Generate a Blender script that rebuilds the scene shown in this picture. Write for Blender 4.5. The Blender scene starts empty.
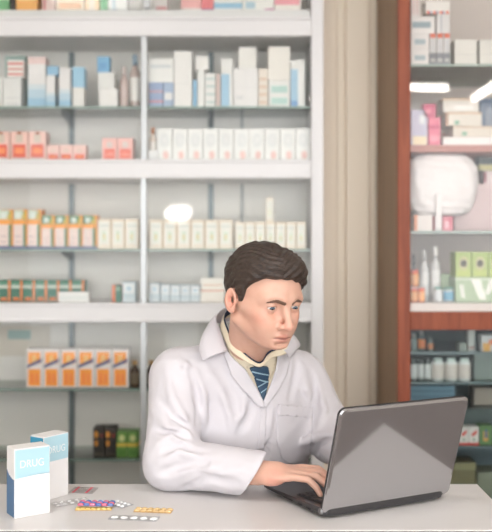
import bpy, bmesh, math, random
import numpy as np
from mathutils import Vector, Matrix
from mathutils.geometry import tessellate_polygon
random.seed(7)
sc = bpy.context.scene
COL = sc.collection
PI = math.pi

# ------------------------------------------------------------------ camera
CZ, F, HY = 1.36, 900.0, 250.0
cam_d = bpy.data.cameras.new('camera'); cam = bpy.data.objects.new('camera', cam_d); COL.objects.link(cam)
cam.location = (0, 0, CZ); cam.rotation_euler = (PI / 2, 0, 0)
cam_d.sensor_fit = 'HORIZONTAL'; cam_d.sensor_width = 36; cam_d.lens = F / 492 * 36
cam_d.shift_y = (HY - 266) / 492
cam_d.dof.use_dof = True; cam_d.dof.focus_distance = 2.03; cam_d.dof.aperture_fstop = 2.9
cam_d.clip_start = .05
sc.camera = cam
sc.view_settings.view_transform = 'Standard'; sc.view_settings.look = 'None'
sc.view_settings.gamma = 1; sc.view_settings.use_curve_mapping = False
sc.view_settings.exposure = 0.16
w = bpy.data.worlds.new('daylight'); sc.world = w; w.use_nodes = True
w.node_tree.nodes['Background'].inputs[0].default_value = (.965, .985, 1.01, 1); w.node_tree.nodes['Background'].inputs[1].default_value = 4.4

def X(px, d): return (px - 246) / F * d
def Z(py, d): return CZ + (HY - py) / F * d

# ------------------------------------------------------------------ materials
def lin(c):
    return tuple(((v / 255) / 12.92 if v / 255 <= .04045 else ((v / 255 + .055) / 1.055) ** 2.4) for v in c)
MATS = {}
def mat(rgb, rough=.5, metal=0., spec=.5, bump=None, var=0., coat=0., name=None, sheen=0., sss=0.):
    key = (tuple(rgb), rough, metal, spec, bump, var, coat, sheen, sss)
    if key in MATS: return MATS[key]
    m = bpy.data.materials.new(name or 'paint'); m.use_nodes = True
    nt = m.node_tree; b = nt.nodes['Principled BSDF']
    c = lin(rgb) + (1,)
    b.inputs['Base Color'].default_value = c
    b.inputs['Roughness'].default_value = rough; b.inputs['Metallic'].default_value = metal
    b.inputs['Specular IOR Level'].default_value = spec
    b.inputs['Coat Weight'].default_value = coat
    b.inputs['Sheen Weight'].default_value = sheen
    if sss:
        b.inputs['Subsurface Weight'].default_value = sss
        b.inputs['Subsurface Radius'].default_value = (1, .35, .2); b.inputs['Subsurface Scale'].default_value = .006
    tc = nt.nodes.new('ShaderNodeTexCoord')
    if var:
        n = nt.nodes.new('ShaderNodeTexNoise'); n.inputs['Scale'].default_value = 14; n.inputs['Detail'].default_value = 4
        nt.links.new(tc.outputs['Object'], n.inputs['Vector'])
        mx = nt.nodes.new('ShaderNodeMix'); mx.data_type = 'RGBA'
        mx.inputs['A'].default_value = tuple(v * (1 - var) for v in c[:3]) + (1,)
        mx.inputs['B'].default_value = tuple(min(1, v * (1 + var)) for v in c[:3]) + (1,)
        nt.links.new(n.outputs['Fac'], mx.inputs['Factor']); nt.links.new(mx.outputs['Result'], b.inputs['Base Color'])
    if bump:
        n = nt.nodes.new('ShaderNodeTexNoise'); n.inputs['Scale'].default_value = bump[0]; n.inputs['Detail'].default_value = 5
        nt.links.new(tc.outputs['Object'], n.inputs['Vector'])
        bp = nt.nodes.new('ShaderNodeBump'); bp.inputs['Strength'].default_value = bump[1]; bp.inputs['Distance'].default_value = bump[2]
        nt.links.new(n.outputs['Fac'], bp.inputs['Height']); nt.links.new(bp.outputs['Normal'], b.inputs['Normal'])
    MATS[key] = m
    return m

def glass_mat(name, tint, ior=1.5, rough=.0, alpha=0.0, body=(230, 235, 232)):
    """thin pane: clear transmission plus fresnel reflection, optional milky body"""
    m = bpy.data.materials.new(name); m.use_nodes = True; nt = m.node_tree
    nt.nodes.remove(nt.nodes['Principled BSDF']); out = nt.nodes['Material Output']
    tr = nt.nodes.new('ShaderNodeBsdfTransparent'); tr.inputs['Color'].default_value = lin(tint) + (1,)
    gl = nt.nodes.new('ShaderNodeBsdfGlossy'); gl.inputs['Roughness'].default_value = rough
    fr = nt.nodes.new('ShaderNodeFresnel'); fr.inputs['IOR'].default_value = ior
    mx = nt.nodes.new('ShaderNodeMixShader')
    nt.links.new(fr.outputs[0], mx.inputs[0]); nt.links.new(gl.outputs[0], mx.inputs[2])
    if alpha:
        df = nt.nodes.new('ShaderNodeBsdfDiffuse'); df.inputs['Color'].default_value = lin(body) + (1,)
        m2 = nt.nodes.new('ShaderNodeMixShader'); m2.inputs[0].default_value = alpha
        nt.links.new(tr.outputs[0], m2.inputs[1]); nt.links.new(df.outputs[0], m2.inputs[2])
        nt.links.new(m2.outputs[0], mx.inputs[1])
    else:
        nt.links.new(tr.outputs[0], mx.inputs[1])
    nt.links.new(mx.outputs[0], out.inputs[0])
    return m

def emit_mat(rgb, s):
    m = bpy.data.materials.new('lamp_glow'); m.use_nodes = True; b = m.node_tree.nodes['Principled BSDF']
    b.inputs['Base Color'].default_value = (.8, .8, .8, 1)
    b.inputs['Emission Color'].default_value = lin(rgb) + (1,); b.inputs['Emission Strength'].default_value = s
    return m

# ------------------------------------------------------------------ mesh builder
class MB:
    def __init__(s): s.v = []; s.f = []; s.mi = []; s.mats = []; s.sm = []
    def m(s, mt):
        if mt not in s.mats: s.mats.append(mt)
        return s.mats.index(mt)
    def add(s, vs, fs, mt, smooth=False):
        o = len(s.v); s.v += [tuple(v) for v in vs]; k = s.m(mt)
        for f in fs: s.f.append([o + i for i in f]); s.mi.append(k); s.sm.append(smooth)
    def box(s, x0, x1, y0, y1, z0, z1, mt, bev=0.0):
        if bev <= 0:
            vs = [(x, y, z) for x in (x0, x1) for y in (y0, y1) for z in (z0, z1)]
            s.add(vs, [(0, 1, 3, 2), (4, 6, 7, 5), (0, 4, 5, 1), (2, 3, 7, 6), (0, 2, 6, 4), (1, 5, 7, 3)], mt); return
        bm = bmesh.new(); bmesh.ops.create_cube(bm, size=1)
        for v in bm.verts: v.co = Vector(((x0 + x1) / 2 + v.co.x * (x1 - x0), (y0 + y1) / 2 + v.co.y * (y1 - y0), (z0 + z1) / 2 + v.co.z * (z1 - z0)))
        bmesh.ops.bevel(bm, geom=bm.edges[:], offset=bev, segments=2, affect='EDGES', profile=.5)
        bm.verts.ensure_lookup_table()
        s.add([v.co[:] for v in bm.verts], [[v.index for v in f.verts] for f in bm.faces], mt); bm.free()
    def lathe(s, prof, mt, c=(0, 0, 0), seg=20, smooth=True, sx=1, sy=1):
        vs = []; fs = []
        for (r, z) in prof:
            for k in range(seg):
                a = 2 * PI * k / seg; vs.append((c[0] + r * sx * math.cos(a), c[1] + r * sy * math.sin(a), c[2] + z))
        n = len(prof)
        for i in range(n - 1):
            for k in range(seg):
                k2 = (k + 1) % seg; fs.append((i * seg + k, i * seg + k2, (i + 1) * seg + k2, (i + 1) * seg + k))
        fs.append(list(range(seg))[::-1]); fs.append([(n - 1) * seg + k for k in range(seg)])
        s.add(vs, fs, mt, smooth)
    def tube(s, pts, r, mt, seg=10):
        pts = [Vector(p) for p in pts]; vs = []; fs = []
        rr = r if isinstance(r, (list, tuple)) else [r] * len(pts)
        for i, p in enumerate(pts):
            t = (pts[min(i + 1, len(pts) - 1)] - pts[max(i - 1, 0)]).normalized()
            a = t.cross(Vector((0, 0, 1))); a = a.normalized() if a.length > 1e-3 else Vector((1, 0, 0)); b = t.cross(a)
            for k in range(seg):
                q = 2 * PI * k / seg; vs.append(p + (a * math.cos(q) + b * math.sin(q)) * rr[i])
        for i in range(len(pts) - 1):
            for k in range(seg):
                k2 = (k + 1) % seg; fs.append((i * seg + k, i * seg + k2, (i + 1) * seg + k2, (i + 1) * seg + k))
        fs.append(list(range(seg))[::-1]); fs.append([(len(pts) - 1) * seg + k for k in range(seg)])
        s.add(vs, fs, mt, True)
    def poly(s, pts, off, mt):   # pts: list of 3d points, extruded by vector off
        n = len(pts); o = Vector(off); vs = [Vector(p) for p in pts] + [Vector(p) + o for p in pts]
        fs = [list(range(n)), [n + i for i in range(n)][::-1]] + [(i, (i + 1) % n, n + (i + 1) % n, n + i) for i in range(n)]
        s.add(vs, fs, mt)
    def build(s, name, parent=None, loc=None, rz=0):
        me = bpy.data.meshes.new(name); me.from_pydata(s.v, [], s.f)
        for mt in s.mats: me.materials.append(mt)
        me.polygons.foreach_set('material_index', s.mi); me.polygons.foreach_set('use_smooth', s.sm)
        me.update()
        bm = bmesh.new(); bm.from_mesh(me); bmesh.ops.recalc_face_normals(bm, faces=bm.faces[:]); bm.to_mesh(me); bm.free()
        o = bpy.data.objects.new(name, me); COL.objects.link(o)
        if parent: o.parent = parent
        if loc: o.location = loc
        o.rotation_euler.z = rz
        return o
def tag(o, label, cat, group=None):
    o['label'] = label; o['category'] = cat
    if group: o['group'] = group
    return o
def thing(name, label, cat, loc=(0, 0, 0), rz=0, group=None):
    o = bpy.data.objects.new(name, None); COL.objects.link(o); o.location = loc; o.rotation_euler.z = rz
    o.empty_display_size = .05
    return tag(o, label, cat, group)
def struct(o): o['kind'] = 'structure'; return o
def text_geo(mb, txt, size, org, ux, uy, mt, depth=.0004):
    """letters as flat geometry; org lower-left, ux/uy unit vectors"""
    cu = bpy.data.curves.new('lettering', 'FONT'); cu.body = txt; cu.size = size; cu.extrude = 0
    ob = bpy.data.objects.new('lettering', cu); COL.objects.link(ob)
    dg = bpy.context.evaluated_depsgraph_get(); me = bpy.data.meshes.new_from_object(ob.evaluated_get(dg))
    ux = Vector(ux); uy = Vector(uy); org = Vector(org)
    mb.add([org + ux * v.co.x + uy * v.co.y for v in me.vertices], [list(p.vertices) for p in me.polygons], mt)
    bpy.data.objects.remove(ob); bpy.data.meshes.remove(me)

WHITE = mat((226, 224, 222), .35, name='white_laminate')
ORD = ['first', 'second', 'third', 'fourth', 'fifth', 'sixth', 'seventh', 'eighth', 'ninth', 'tenth', 'eleventh', 'twelfth']

# ------------------------------------------------------------------ room
WY = 3.56
def plain(name, x0, x1, y0, y1, z0, z1, mt):
    b = MB(); b.box(x0, x1, y0, y1, z0, z1, mt); return struct(b.build(name))
def floor_material():
    m = bpy.data.materials.new('floor_tiles'); m.use_nodes = True; nt = m.node_tree; b = nt.nodes['Principled BSDF']
    tc = nt.nodes.new('ShaderNodeTexCoord'); br = nt.nodes.new('ShaderNodeTexBrick')
    br.offset = 0; br.inputs['Scale'].default_value = 1; br.inputs['Brick Width'].default_value = .6; br.inputs['Row Height'].default_value = .6
    br.inputs['Mortar Size'].default_value = .004
    br.inputs['Color1'].default_value = lin((120, 108, 104)) + (1,); br.inputs['Color2'].default_value = lin((112, 100, 97)) + (1,)
    br.inputs['Mortar'].default_value = lin((80, 74, 70)) + (1,)
    nt.links.new(tc.outputs['Object'], br.inputs['Vector']); nt.links.new(br.outputs['Color'], b.inputs['Base Color'])
    b.inputs['Roughness'].default_value = .35
    return m
wallm = mat((240, 226, 208), .8, bump=(60, .1, .002), name='beige_paint')
plain('floor', -2.4, 3.0, -3.4, WY + .1, -.1, 0, floor_material())
plain('ceiling', -2.4, 3.0, -3.4, WY + .1, 2.9, 3.0, mat((228, 226, 222), .9))
plain('wall_back', -2.4, 3.0, WY, WY + .1, 0, 2.9, wallm)
plain('wall_left', -2.5, -2.4, -3.4, WY + .1, 0, 2.9, mat((214, 208, 198), .8))
plain('wall_right', 3.0, 3.1, -3.4, WY + .1, 0, 2.9, mat((214, 208, 198), .8))
# fluted pilaster strips of the beige wall between the two cabinets
for i, (a, b_, t) in enumerate([(337, 344, .012), (346, 369, .022), (371, 375, .012)]):
    mb = MB(); mb.box(X(a, 3.545), X(b_, 3.545), WY - t, WY + .005, .1, 2.9, mat((246, 233, 214), .75), .003)
    struct(mb.build('trim_%d' % (i + 1)))
mb = MB(); mb.box(.3, .505, WY - .03, WY + .002, 0, .1, mat((190, 176, 155), .6), .004); struct(mb.build('baseboard_back'))

# ------------------------------------------------------------------ left display cabinet
LF = 3.28; LB = 3.545
A_t, A_b = Z(17, LF), Z(36.5, LF); A2 = Z(10.5, LF + .03)
B_t, B_b = Z(159.5, LF), Z(178.5, LF)
C_t, C_b = Z(303, LF), Z(322, LF)
G = [Z(107, LF + .04), Z(249, LF + .04), Z(388, LF + .04), Z(458, LF + .04)]
LX0, LX1 = -1.16, X(323.5, LF)
cab = thing('display_cabinet', 'white framed glass display cabinet covering the wall behind the man', 'cabinet', (0, 0, 0))
wf = mat((216, 214, 214), .3, name='white_enamel')
shelf_rails = [(A_b, A_t), (B_b, B_t), (C_b, C_t), (.30, .37), (0, .09), (2.72, 2.80)]
for (z0, z1) in shelf_rails:
    mb = MB()
    mb.box(LX0, LX1 - .0455, LF - .004, LB - .02, z0, z1, wf, .003)
    mb.box(LX0, LX1 - .0455, LF - .010, LF - .004, z0, z0 + .012, wf, .002)
    mb.box(LX0, LX1 - .0455, LF - .010, LF - .004, z1 - .012, z1, wf, .002)
    mb.build('shelf_board', cab)
mb = MB(); mb.box(LX0 + .03, LX1 - .0455, LF + .02, LB - .02, A_t, A2, mat((205, 205, 202), .4), .002); mb.build('shelf_base', cab)
for (x0, x1) in ((LX1 - .045, LX1), (LX0, LX0 + .03)):
    mb = MB(); mb.box(x0, x1, LF - .006, LB, 0, 2.8, wf, .003)
    mb.box(x0 + .012, x0 + .018, LF - .010, LF - .006, 0, 2.8, wf, .0); mb.build('side_frame', cab)
mb = MB(); mb.box(LX0, LX1, LB, LB + .014, 0, 2.8, mat((228, 226, 222), .45, name='back_panel_paint')); mb.build('back_panel', cab)
px_post = X(143.5, LF)
postm = mat((184, 187, 188), .3, metal=.2)
for (z0, z1, dx) in [(C_t, B_b, 0), (B_t, A_b, .002), (A2, 2.72, .012), (.37, C_b, 0)]:
    mb = MB(); mb.box(px_post - .011 + dx, px_post + .011 + dx, LF - .004, LF + .014, z0, z1, postm, .002); mb.build('centre_post', cab)
upm = mat((112, 122, 126), .4, metal=.4)
for (pxu, wu, mu) in ((72, .020, upm), (211, .020, upm), (242, .009, mat((160, 166, 166), .4))):
    for (z0, z1) in ((.37, C_b), (C_t, B_b), (B_t, A_b), (A2, 2.72)):
        mb = MB(); x = X(pxu, LB); mb.box(x - wu / 2, x + wu / 2, LB - .013, LB, z0 + .001, z1 - .001, mu, .001); mb.build('upright', cab)
    if wu > .015:
        for g in G:
            mb = MB(); x = X(pxu, LB)
            mb.poly([(x - .002, LF + .06, g - .008), (x - .002, LB - .013, g - .008), (x - .002, LB - .013, g - .055), (x - .002, LB - .05, g - .04), (x - .002, LF + .06, g - .014)], (.004, 0, 0), upm)
            mb.build('shelf_bracket', cab)
gshelf = glass_mat('shelf_glass', (240, 246, 243), 1.35, .02, .10, (190, 205, 198))
gedge = mat((128, 150, 142), .2, name='glass_edge')
for g in G:
    mb = MB(); mb.box(LX0 + .03, LX1 - .047, LF + .026, LB - .014, g - .008, g, gshelf)
    mb.box(LX0 + .03, LX1 - .047, LF + .022, LF + .0255, g - .008, g, gedge); mb.build('glass_shelf', cab)
pane = glass_mat('pane_glass', (253, 253, 252), 1.25, .0)
for (z0, z1) in ((C_t, B_b), (B_t, A_b), (A2, 2.72), (.37, C_b)):
    for (x0, x1) in ((LX0 + .03, px_post - .012), (px_post + .013, LX1 - .046)):
        mb = MB(); mb.box(x0, x1, LF + .006, LF + .010, z0, z1, pane)
        mb.build('glass_door', cab)

# ------------------------------------------------------------------ goods: cartons and bottles
DI = LF + .05         # front of goods, left cabinet
def carton(label, px0, px1, py0, z0, style, d=DI, dep=.07, group=None, py1=None, cat='medicine box', name='medicine_carton', rz=0, z1=None):
    """style: dict base colour + prints [(u0,v0,u1,v1,rgb)] as fractions of the front, polys [([(u,v)..],rgb)]"""
    x0, x1 = X(px0, d), X(px1, d); w = x1 - x0
    if z1 is None: z1 = Z(py0, d)
    h = z1 - z0; base = mat(style['c'], .45)
    mb = MB(); mb.box(-w / 2 + .0004, w / 2 - .0004, 0, dep, 0.0002, h, base, min(.0012, w * .05))
    e = .0005; gone = 0
    for (u0, v0, u1, v1, c) in style.get('p', []):
        gone += 1
        mb.box(-w / 2 + w * u0, -w / 2 + w * u1, -e * (1 + gone * .25), .0006, h * v0, h * v1, mat(c, .45))
        if u0 <= .03 and u1 >= .97:     # band wraps round the sides
            mb.box(-w / 2 - e * .3, -w / 2 + .0006, .001, dep - .001, h * v0, h * v1, mat(c, .45))
            mb.box(w / 2 - .0006, w / 2 + e * .3, .001, dep - .001, h * v0, h * v1, mat(c, .45))
    for (pts, c) in style.get('q', []):
        gone += 1
        mb.poly([(-w / 2 + w * u, .0006, h * v) for (u, v) in pts], (0, -.0006 - e * (1 + gone * .25), 0), mat(c, .45))
    # tuck flap seam on the top
    mb.box(-w / 2 + .002, w / 2 - .002, .002, .004, h, h + .0004, mat(tuple(int(v * .8) for v in style['c']), .6))
    o = mb.build(name, None, ((x0 + x1) / 2, d, z0), rz)
    tag(o, label, cat, group); return o

def disc(cx, cy, rx, ry, n=10): return [(cx + rx * math.cos(2 * PI * k / n), cy + ry * math.sin(2 * PI * k / n)) for k in range(n)]
W_ = (232, 230, 226)
def st(c, *p, q=()): return {'c': c, 'p': list(p), 'q': list(q)}

def bottle(label, px0, px1, py0, z0, glassc, capc, labc=None, d=DI, cat='bottle', group=None, name='medicine_bottle', neck=.45, capf=.2, squat=False, z1=None, rough=.2):
    x0, x1 = X(px0, d), X(px1, d); r = (x1 - x0) / 2; h = (z1 if z1 else Z(py0, d)) - z0
    t = thing(name, label, cat, ((x0 + x1) / 2, d + r, z0), 0, group)
    sh = .78 if squat else .62
    mb = MB(); mb.lathe([(r * .85, 0.0002), (r, h * .03), (r, h * sh), (r * .93, h * (sh + .05)), (r * neck * 1.1, h * (sh + .14 if not squat else sh + .08)), (r * neck, h * (1 - capf) + .0005)], mat(glassc, rough))
    mb.build('bottle_body', t)
    mb = MB(); mb.lathe([(r * neck * 1.25, h * (1 - capf)), (r * neck * 1.3, h * .985), (r * neck * 1.1, h)], mat(capc, .4), seg=16); mb.build('cap', t)
    if labc:
        mb = MB(); mb.lathe([(r * 1.015, h * .12), (r * 1.02, h * .13), (r * 1.02, h * (sh - .06)), (r * 1.015, h * (sh - .05))], mat(labc, .5)); mb.build('bottle_label', t)
    return t

pk = (214, 122, 118)
# ---- top shelf (cropped by the photo's upper edge)
z = A2
up = [(-6, 9, -22, st((196, 212, 190), (0, 0, 1, .35, (120, 178, 130))), 'green and white box at the far left of the top shelf'),
      (10, 15.5, -18, st((58, 50, 46)), 'narrow black box between green and orange boxes, top shelf'),
      (16, 37, -25, st((238, 178, 104), (.1, .3, .9, .7, (246, 206, 150))), 'orange box beside a black one on the top shelf'),
      (42, 55, -20, st((222, 200, 196), (.1, 0, .3, .9, (208, 140, 140))), 'pale pink box with red side stripe, top shelf'),
      (56, 84, -24, st((228, 212, 192), (.1, .1, .9, .25, (214, 170, 130))), 'wide beige box on the top shelf left of a peach one'),
      (85, 99, -22, st((232, 200, 160), (.3, 0, .7, 1, (226, 218, 206))), 'peach striped box on the top shelf'),
      (100, 107.5, -26, st((76, 166, 108)), 'slim bright green box on the top shelf'),
      (108, 127, -20, st((214, 216, 216), (.2, 0, .4, 1, (176, 196, 206))), 'pale grey-blue box right of the slim green one, top shelf'),
      (155, 168, -15, st((208, 202, 200), (.1, .05, .9, .2, (204, 150, 150))), 'small greyish box right of the centre post, top shelf'),
      (181, 201, -20, st((230, 176, 174), (0, 0, 1, .12, (226, 216, 212))), 'salmon pink box on the top shelf'),
      (201.3, 213.5, -20, st((224, 130, 134), (0, 0, 1, .1, (160, 110, 150))), 'deeper red-pink box pressed against the salmon one, top shelf'),
      (214, 242, -18, st((226, 226, 224), (0, .12, 1, .3, (150, 190, 214))), 'white box with blue band on the top shelf'),
      (242.5, 274, -22, st((228, 228, 224), (.1, .1, .4, .3, (170, 196, 210)), (.7, .02, 1, .1, (190, 120, 160))), 'plain white box near the right end of the top shelf'),
      (274.5, 301, -24, st((228, 222, 216), (0, .2, .95, .9, (232, 160, 170))), 'white and pink box at the right end of the top shelf')]
for (a, b_, y, s, l) in up: carton(l, a, b_, y, z, s, dep=.08)

# ---- glass shelf 1
z = G[0]; bl = (136, 178, 208)
def on(o):    # height of an object's top
    return o.location.z + max(v.co.z for v in o.data.vertices)
carton('plain white box cut by the left photo edge, upper glass shelf', -12, 2.8, 77, z, st((222, 222, 218)))
wb = carton('white carton under the red-printed box, upper glass shelf', 3.2, 21, 77.5, z, st((222, 222, 220), (.15, .1, .85, .14, (200, 200, 200)), (.15, .3, .85, .34, (205, 205, 205))))
carton('small white box with red print lines stacked on a white carton', 7, 24, 60, on(wb), st((228, 224, 220), (.05, .72, .95, .86, (214, 130, 124)), (.05, .42, .95, .54, (214, 150, 140)), (.05, .12, .95, .24, (214, 130, 124))), dep=.05)
carton('teal-topped box standing behind the red-printed box', 5, 25.5, 56, z, st((150, 176, 170)), d=DI + .09, dep=.05)
bsty = st((226, 224, 224), (0, 0, 1, .18, (150, 188, 212)), (0, .18, 1, .36, (180, 204, 218)), (0, .36, 1, .46, (205, 216, 222)))
carton('tall white box with blue foot and pink top', 28, 45.5, 57, z, st((226, 224, 224), (0, 0, 1, .18, (150, 188, 212)), (0, .18, 1, .36, (180, 204, 218)), (0, .36, 1, .46, (205, 216, 222)), (0, .86, 1, 1, (230, 205, 202))))
wb = carton('shorter white box with blue foot beside the pink-topped one', 46, 55, 75, z, bsty)
carton('small blue box lying on a white and blue box', 47, 58.5, 66, on(wb), st((146, 188, 216)), dep=.05)
carton('white box fading to blue, left of a half-blue box', 59, 70.5, 68, z, bsty)
carton('white box with light blue upper half, left bay', 72.5, 84.5, 67, z, st((222, 220, 216), (0, .5, 1, 1, (152, 194, 218))), rz=.06)
w1 = carton('bottom white box of the stack under the blue carton', 99, 117.5, 89, z, st((228, 226, 224)))
w2 = carton('middle white box of the stack under the blue carton', 98, 114.5, 72.3, on(w1), st((222, 222, 220)))
carton('small bright blue carton topping a stack of white boxes', 97, 109.5, 56.5, on(w2), st((124, 178, 214), (.2, .2, .8, .6, (110, 160, 204))), dep=.05)
bottle('pinkish bottle next to the stack of white boxes', 119, 128, 66, z, (196, 178, 174), (206, 194, 190))
bottle('bottle with grey-blue cap and white label beside the centre post', 129.5, 139.5, 54, z, (186, 168, 162), (140, 158, 172), (232, 230, 226))
b1 = carton('blue printed box under the long white box', 149, 163, 82.5, z, st((150, 168, 200), (0, .2, 1, .28, (210, 150, 160)), (0, .6, 1, .68, (200, 160, 170))))
carton('half blue half white box under the long white box', 163.4, 173.5, 82.5, z, st((160, 178, 204), (.1, .3, .9, .6, (222, 222, 222))))
carton('long white box lying across two blue boxes', 147.5, 173.6, 58.5, on(b1), st((232, 232, 230), (.1, .6, .9, .74, (205, 210, 212))))
carton('tall white box at the right of the long white box', 174, 192, 51, z, st((230, 228, 226), (0, .42, 1, .425, (200, 200, 200))))
carton('very slim blue box in the right bay, upper glass shelf', 192.8, 197, 80, z, st((140, 184, 214)))
w1 = carton('slim white box beside a very slim blue one', 197.4, 204.6, 70.2, z, st((228, 228, 226)))
carton('white box with grey-green lines, upper glass shelf', 205, 215.5, 73, z, st((224, 224, 222), *[(.1, v, .95, v + .06, (180, 196, 194)) for v in (.12, .35, .58, .8)]))
carton('small white box balanced on two slim white boxes', 195.5, 208.7, 56.5, on(w1), st((230, 228, 226)), dep=.05)
carton('slim pinkish box, upper glass shelf', 216, 220.5, 74, z, st((206, 186, 180)))
carton('white box with blue lower left, upper glass shelf', 221, 233, 58.5, z, st((226, 226, 224), (0, 0, .7, .68, (160, 196, 220))))
w1 = carton('wide white box under the square white one', 233.4, 258, 68, z, st((228, 226, 226), (.02, .5, .98, .505, (195, 195, 195)), (.49, 0, .5, 1, (205, 205, 205)), (.1, .2, .4, .3, (212, 212, 214))))
carton('square white box standing on a wide white box', 238.5, 256.5, 47, on(w1), st((228, 226, 222)), dep=.06)
carton('pale peach striped box between two white stacks', 258.4, 268, 68.5, z, st((226, 216, 206), *[(.1, v, .9, v + .06, (214, 188, 168)) for v in (.1, .3, .5, .7)]))
w1 = carton('white box with two teal text bands', 268.6, 290, 80.4, z, st((228, 228, 226), (.12, .55, .88, .8, (176, 206, 200)), (.12, .12, .88, .36, (176, 206, 200))))
carton('tall off-white box on top of the teal-banded box', 268, 290.3, 46.5, on(w1), st((230, 226, 220)))
carton('blue edged white box near the right frame', 290.8, 305, 60, z, st((226, 226, 224), (0, 0, .5, .8, (164, 198, 222)), (0, 0, .5, .14, (120, 160, 206))))

# ---- white board B
z = B_t
red = (216, 84, 62)
bigs = {'c': (234, 194, 184), 'p': [(.14, .12, .86, .56, red), (.3, .62, .7, .9, (206, 190, 176)), (.38, .9, .62, 1, (160, 84, 50)), (.25, .24, .75, .44, (240, 140, 84)), (.1, 0, .9, .10, (196, 186, 182))], 'q': []}
for i, (a, b_) in enumerate([(-8, 9.5), (10.5, 28), (28.6, 46)]):
    carton('large pink box with red bottle picture, %s from the left' % ORD[i], a, b_, 131.5, z, bigs, group='large pink and red boxes')
sms = {'c': (236, 198, 190), 'p': [(.12, .08, .88, .42, red), (.3, .5, .7, .8, (220, 192, 180)), (.3, .2, .7, .32, (240, 150, 90))], 'q': []}
for i, (a, b_) in enumerate([(46.8, 59.3), (59.8, 72.5), (73, 86)]):
    carton('small pink box with red oval, %s of three after the large pink boxes' % ORD[i], a, b_, 144.8, z, sms, group='small pink boxes', dep=.05)
for i, (a, b_) in enumerate([(102, 117), (117.5, 133)]):
    carton('pink and red box standing apart, %s one' % ('left' if i == 0 else 'right'), a, b_, 138, z,
           {'c': (236, 184, 176), 'p': [(.15, .1, .85, .52, (226, 100, 80)), (.32, .55, .68, .85, (214, 196, 190)), (.25, .2, .75, .36, (240, 150, 130))], 'q': []}, group='pair of pink boxes')
fl = carton('flat white pack lying at the foot of the white boxes', 148, 158.5, 150.5, z, st((226, 226, 226), (.02, .1, .98, .3, (196, 198, 200))), d=LF + .03, dep=.018)
bottle('small brown-capped bottle on the white shelf beside the centre post', 149, 156, 127, z, (222, 206, 192), (186, 124, 84), (232, 226, 220))
for i in range(10):
    a = 157 + i * 15.4
    carton('white box with faint grey circle and pink dot, %s from the left' % ORD[i], a, a + 15, 128.5, z,
           {'c': (230, 230, 228), 'p': [], 'q': [(disc(.5, .64, .34, .22), (212, 214, 214)), (disc(.5, .64, .2, .12), (224, 224, 224)), (disc(.58, .18, .2, .13), (226, 190, 184))]}, group='row of white boxes with grey circles')

# ---- glass shelf 2 (eye level)
z = G[1]
def gsty(tall):
    p = [(0, 0, 1, .08, (96, 100, 140)), (0, .08, .70, .62, (232, 212, 206)), (.70, .06, .88, .95, (50, 122, 92)), (0, .62, .86, .74, (240, 160, 70)), (.1, .16, .55, .2, (200, 180, 180)), (.1, .3, .55, .34, (200, 180, 180))]
    q = [([(.55, .78), (.9, 1), (.9, .74)], (206, 176, 70)), (disc(.35, .86, .22, .09), (214, 222, 214))]
    return {'c': (240, 160, 74), 'p': p + [(.02, .75, .7, .99, (196, 208, 190) if tall else (64, 134, 100))], 'q': q}
for i, (a, b_) in enumerate([(-1.5, 13), (13.5, 27.3), (27.8, 41.3)]):
    carton('tall orange and green carton, %s of the three tallest' % ORD[i], a, b_, 209.5, z, gsty(True), group='orange and green cartons')
for i, (a, b_) in enumerate([(41.8, 54.8), (55.2, 68.6), (69, 82.6), (83, 97)]):
    carton('shorter green and orange carton, %s of four' % ORD[i], a, b_, 215.3, z, gsty(False), group='orange and green cartons')
csty = {'c': (230, 214, 192), 'p': [(.1, .05, .9, .93, (232, 230, 222)), (.35, .25, .65, .6, (206, 220, 204)), (.15, .74, .85, .8, (200, 206, 200)), (.2, .1, .8, .14, (226, 206, 180)), (.42, .32, .58, .5, (226, 208, 160))], 'q': []}
for i, (a, b_) in enumerate([(97.4, 110.9), (111.3, 124.6), (125, 138.6)]):
    carton('cream box with pale green print, %s left of the centre post' % ORD[i], a, b_, 219, z, csty, group='cream boxes')
for i in range(6):
    a = 149 + i * 14
    carton('cream box with pale green print, %s right of the centre post' % ORD[i], a, a + 13.6, 219.8, z, csty, group='cream boxes')
c0 = None
for i in range(7):
    a = 235 + i * 10.2
    c = carton('narrow cream box, %s of the seven at the right end' % ORD[i], a, a + 9.8, 222, z, csty, group='narrow cream boxes')
    if i == 3: c0 = c
carton('single narrow cream box standing on top of the row', 266, 273.5, 198, on(c0), csty, dep=.04)

# ---- white board C
z = C_t; gr = (44, 108, 88)
def dg(h): return {'c': gr, 'p': [(.82, 0, 1, 1, (226, 132, 70)), (0, .62, .8, .76, (196, 206, 196)), (.2, .06, .7, .2, (226, 120, 60)), (.05, .82, .8, .88, (90, 150, 120))], 'q': []}
dgl = [(-1.5, 10.3), (10.8, 22.4), (22.8, 34.8), (35.2, 47), (47.4, 59.2), (59.6, 71.4), (71.8, 84)]
for i, (a, b_) in enumerate(dgl):
    carton('dark green box with orange edge, %s from the left' % ORD[i], a, b_, 280, z, dg(0), group='dark green boxes', d=DI + .03)
carton('flat white box lying in front of the dark green boxes', 58, 89, 292, z, st((226, 226, 224), (.05, .3, .95, .6, (212, 216, 214))), d=LF + .03, dep=.04)
carton('lone dark green box with orange side left of the centre post', 112, 121.5, 285, z, {'c': (226, 120, 70), 'p': [(.35, 0, 1, 1, gr), (.4, .7, .95, .85, (170, 190, 170))], 'q': []})
gsy = {'c': (186, 200, 208), 'p': [(.1, .45, .9, .92, (228, 230, 232)), (.3, .55, .7, .8, (176, 200, 214)), (.05, .1, .95, .14, (226, 228, 228))], 'q': []}
carton('grey-blue box with white label left of the centre post', 122.3, 135.5, 282, z, gsy)
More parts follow.
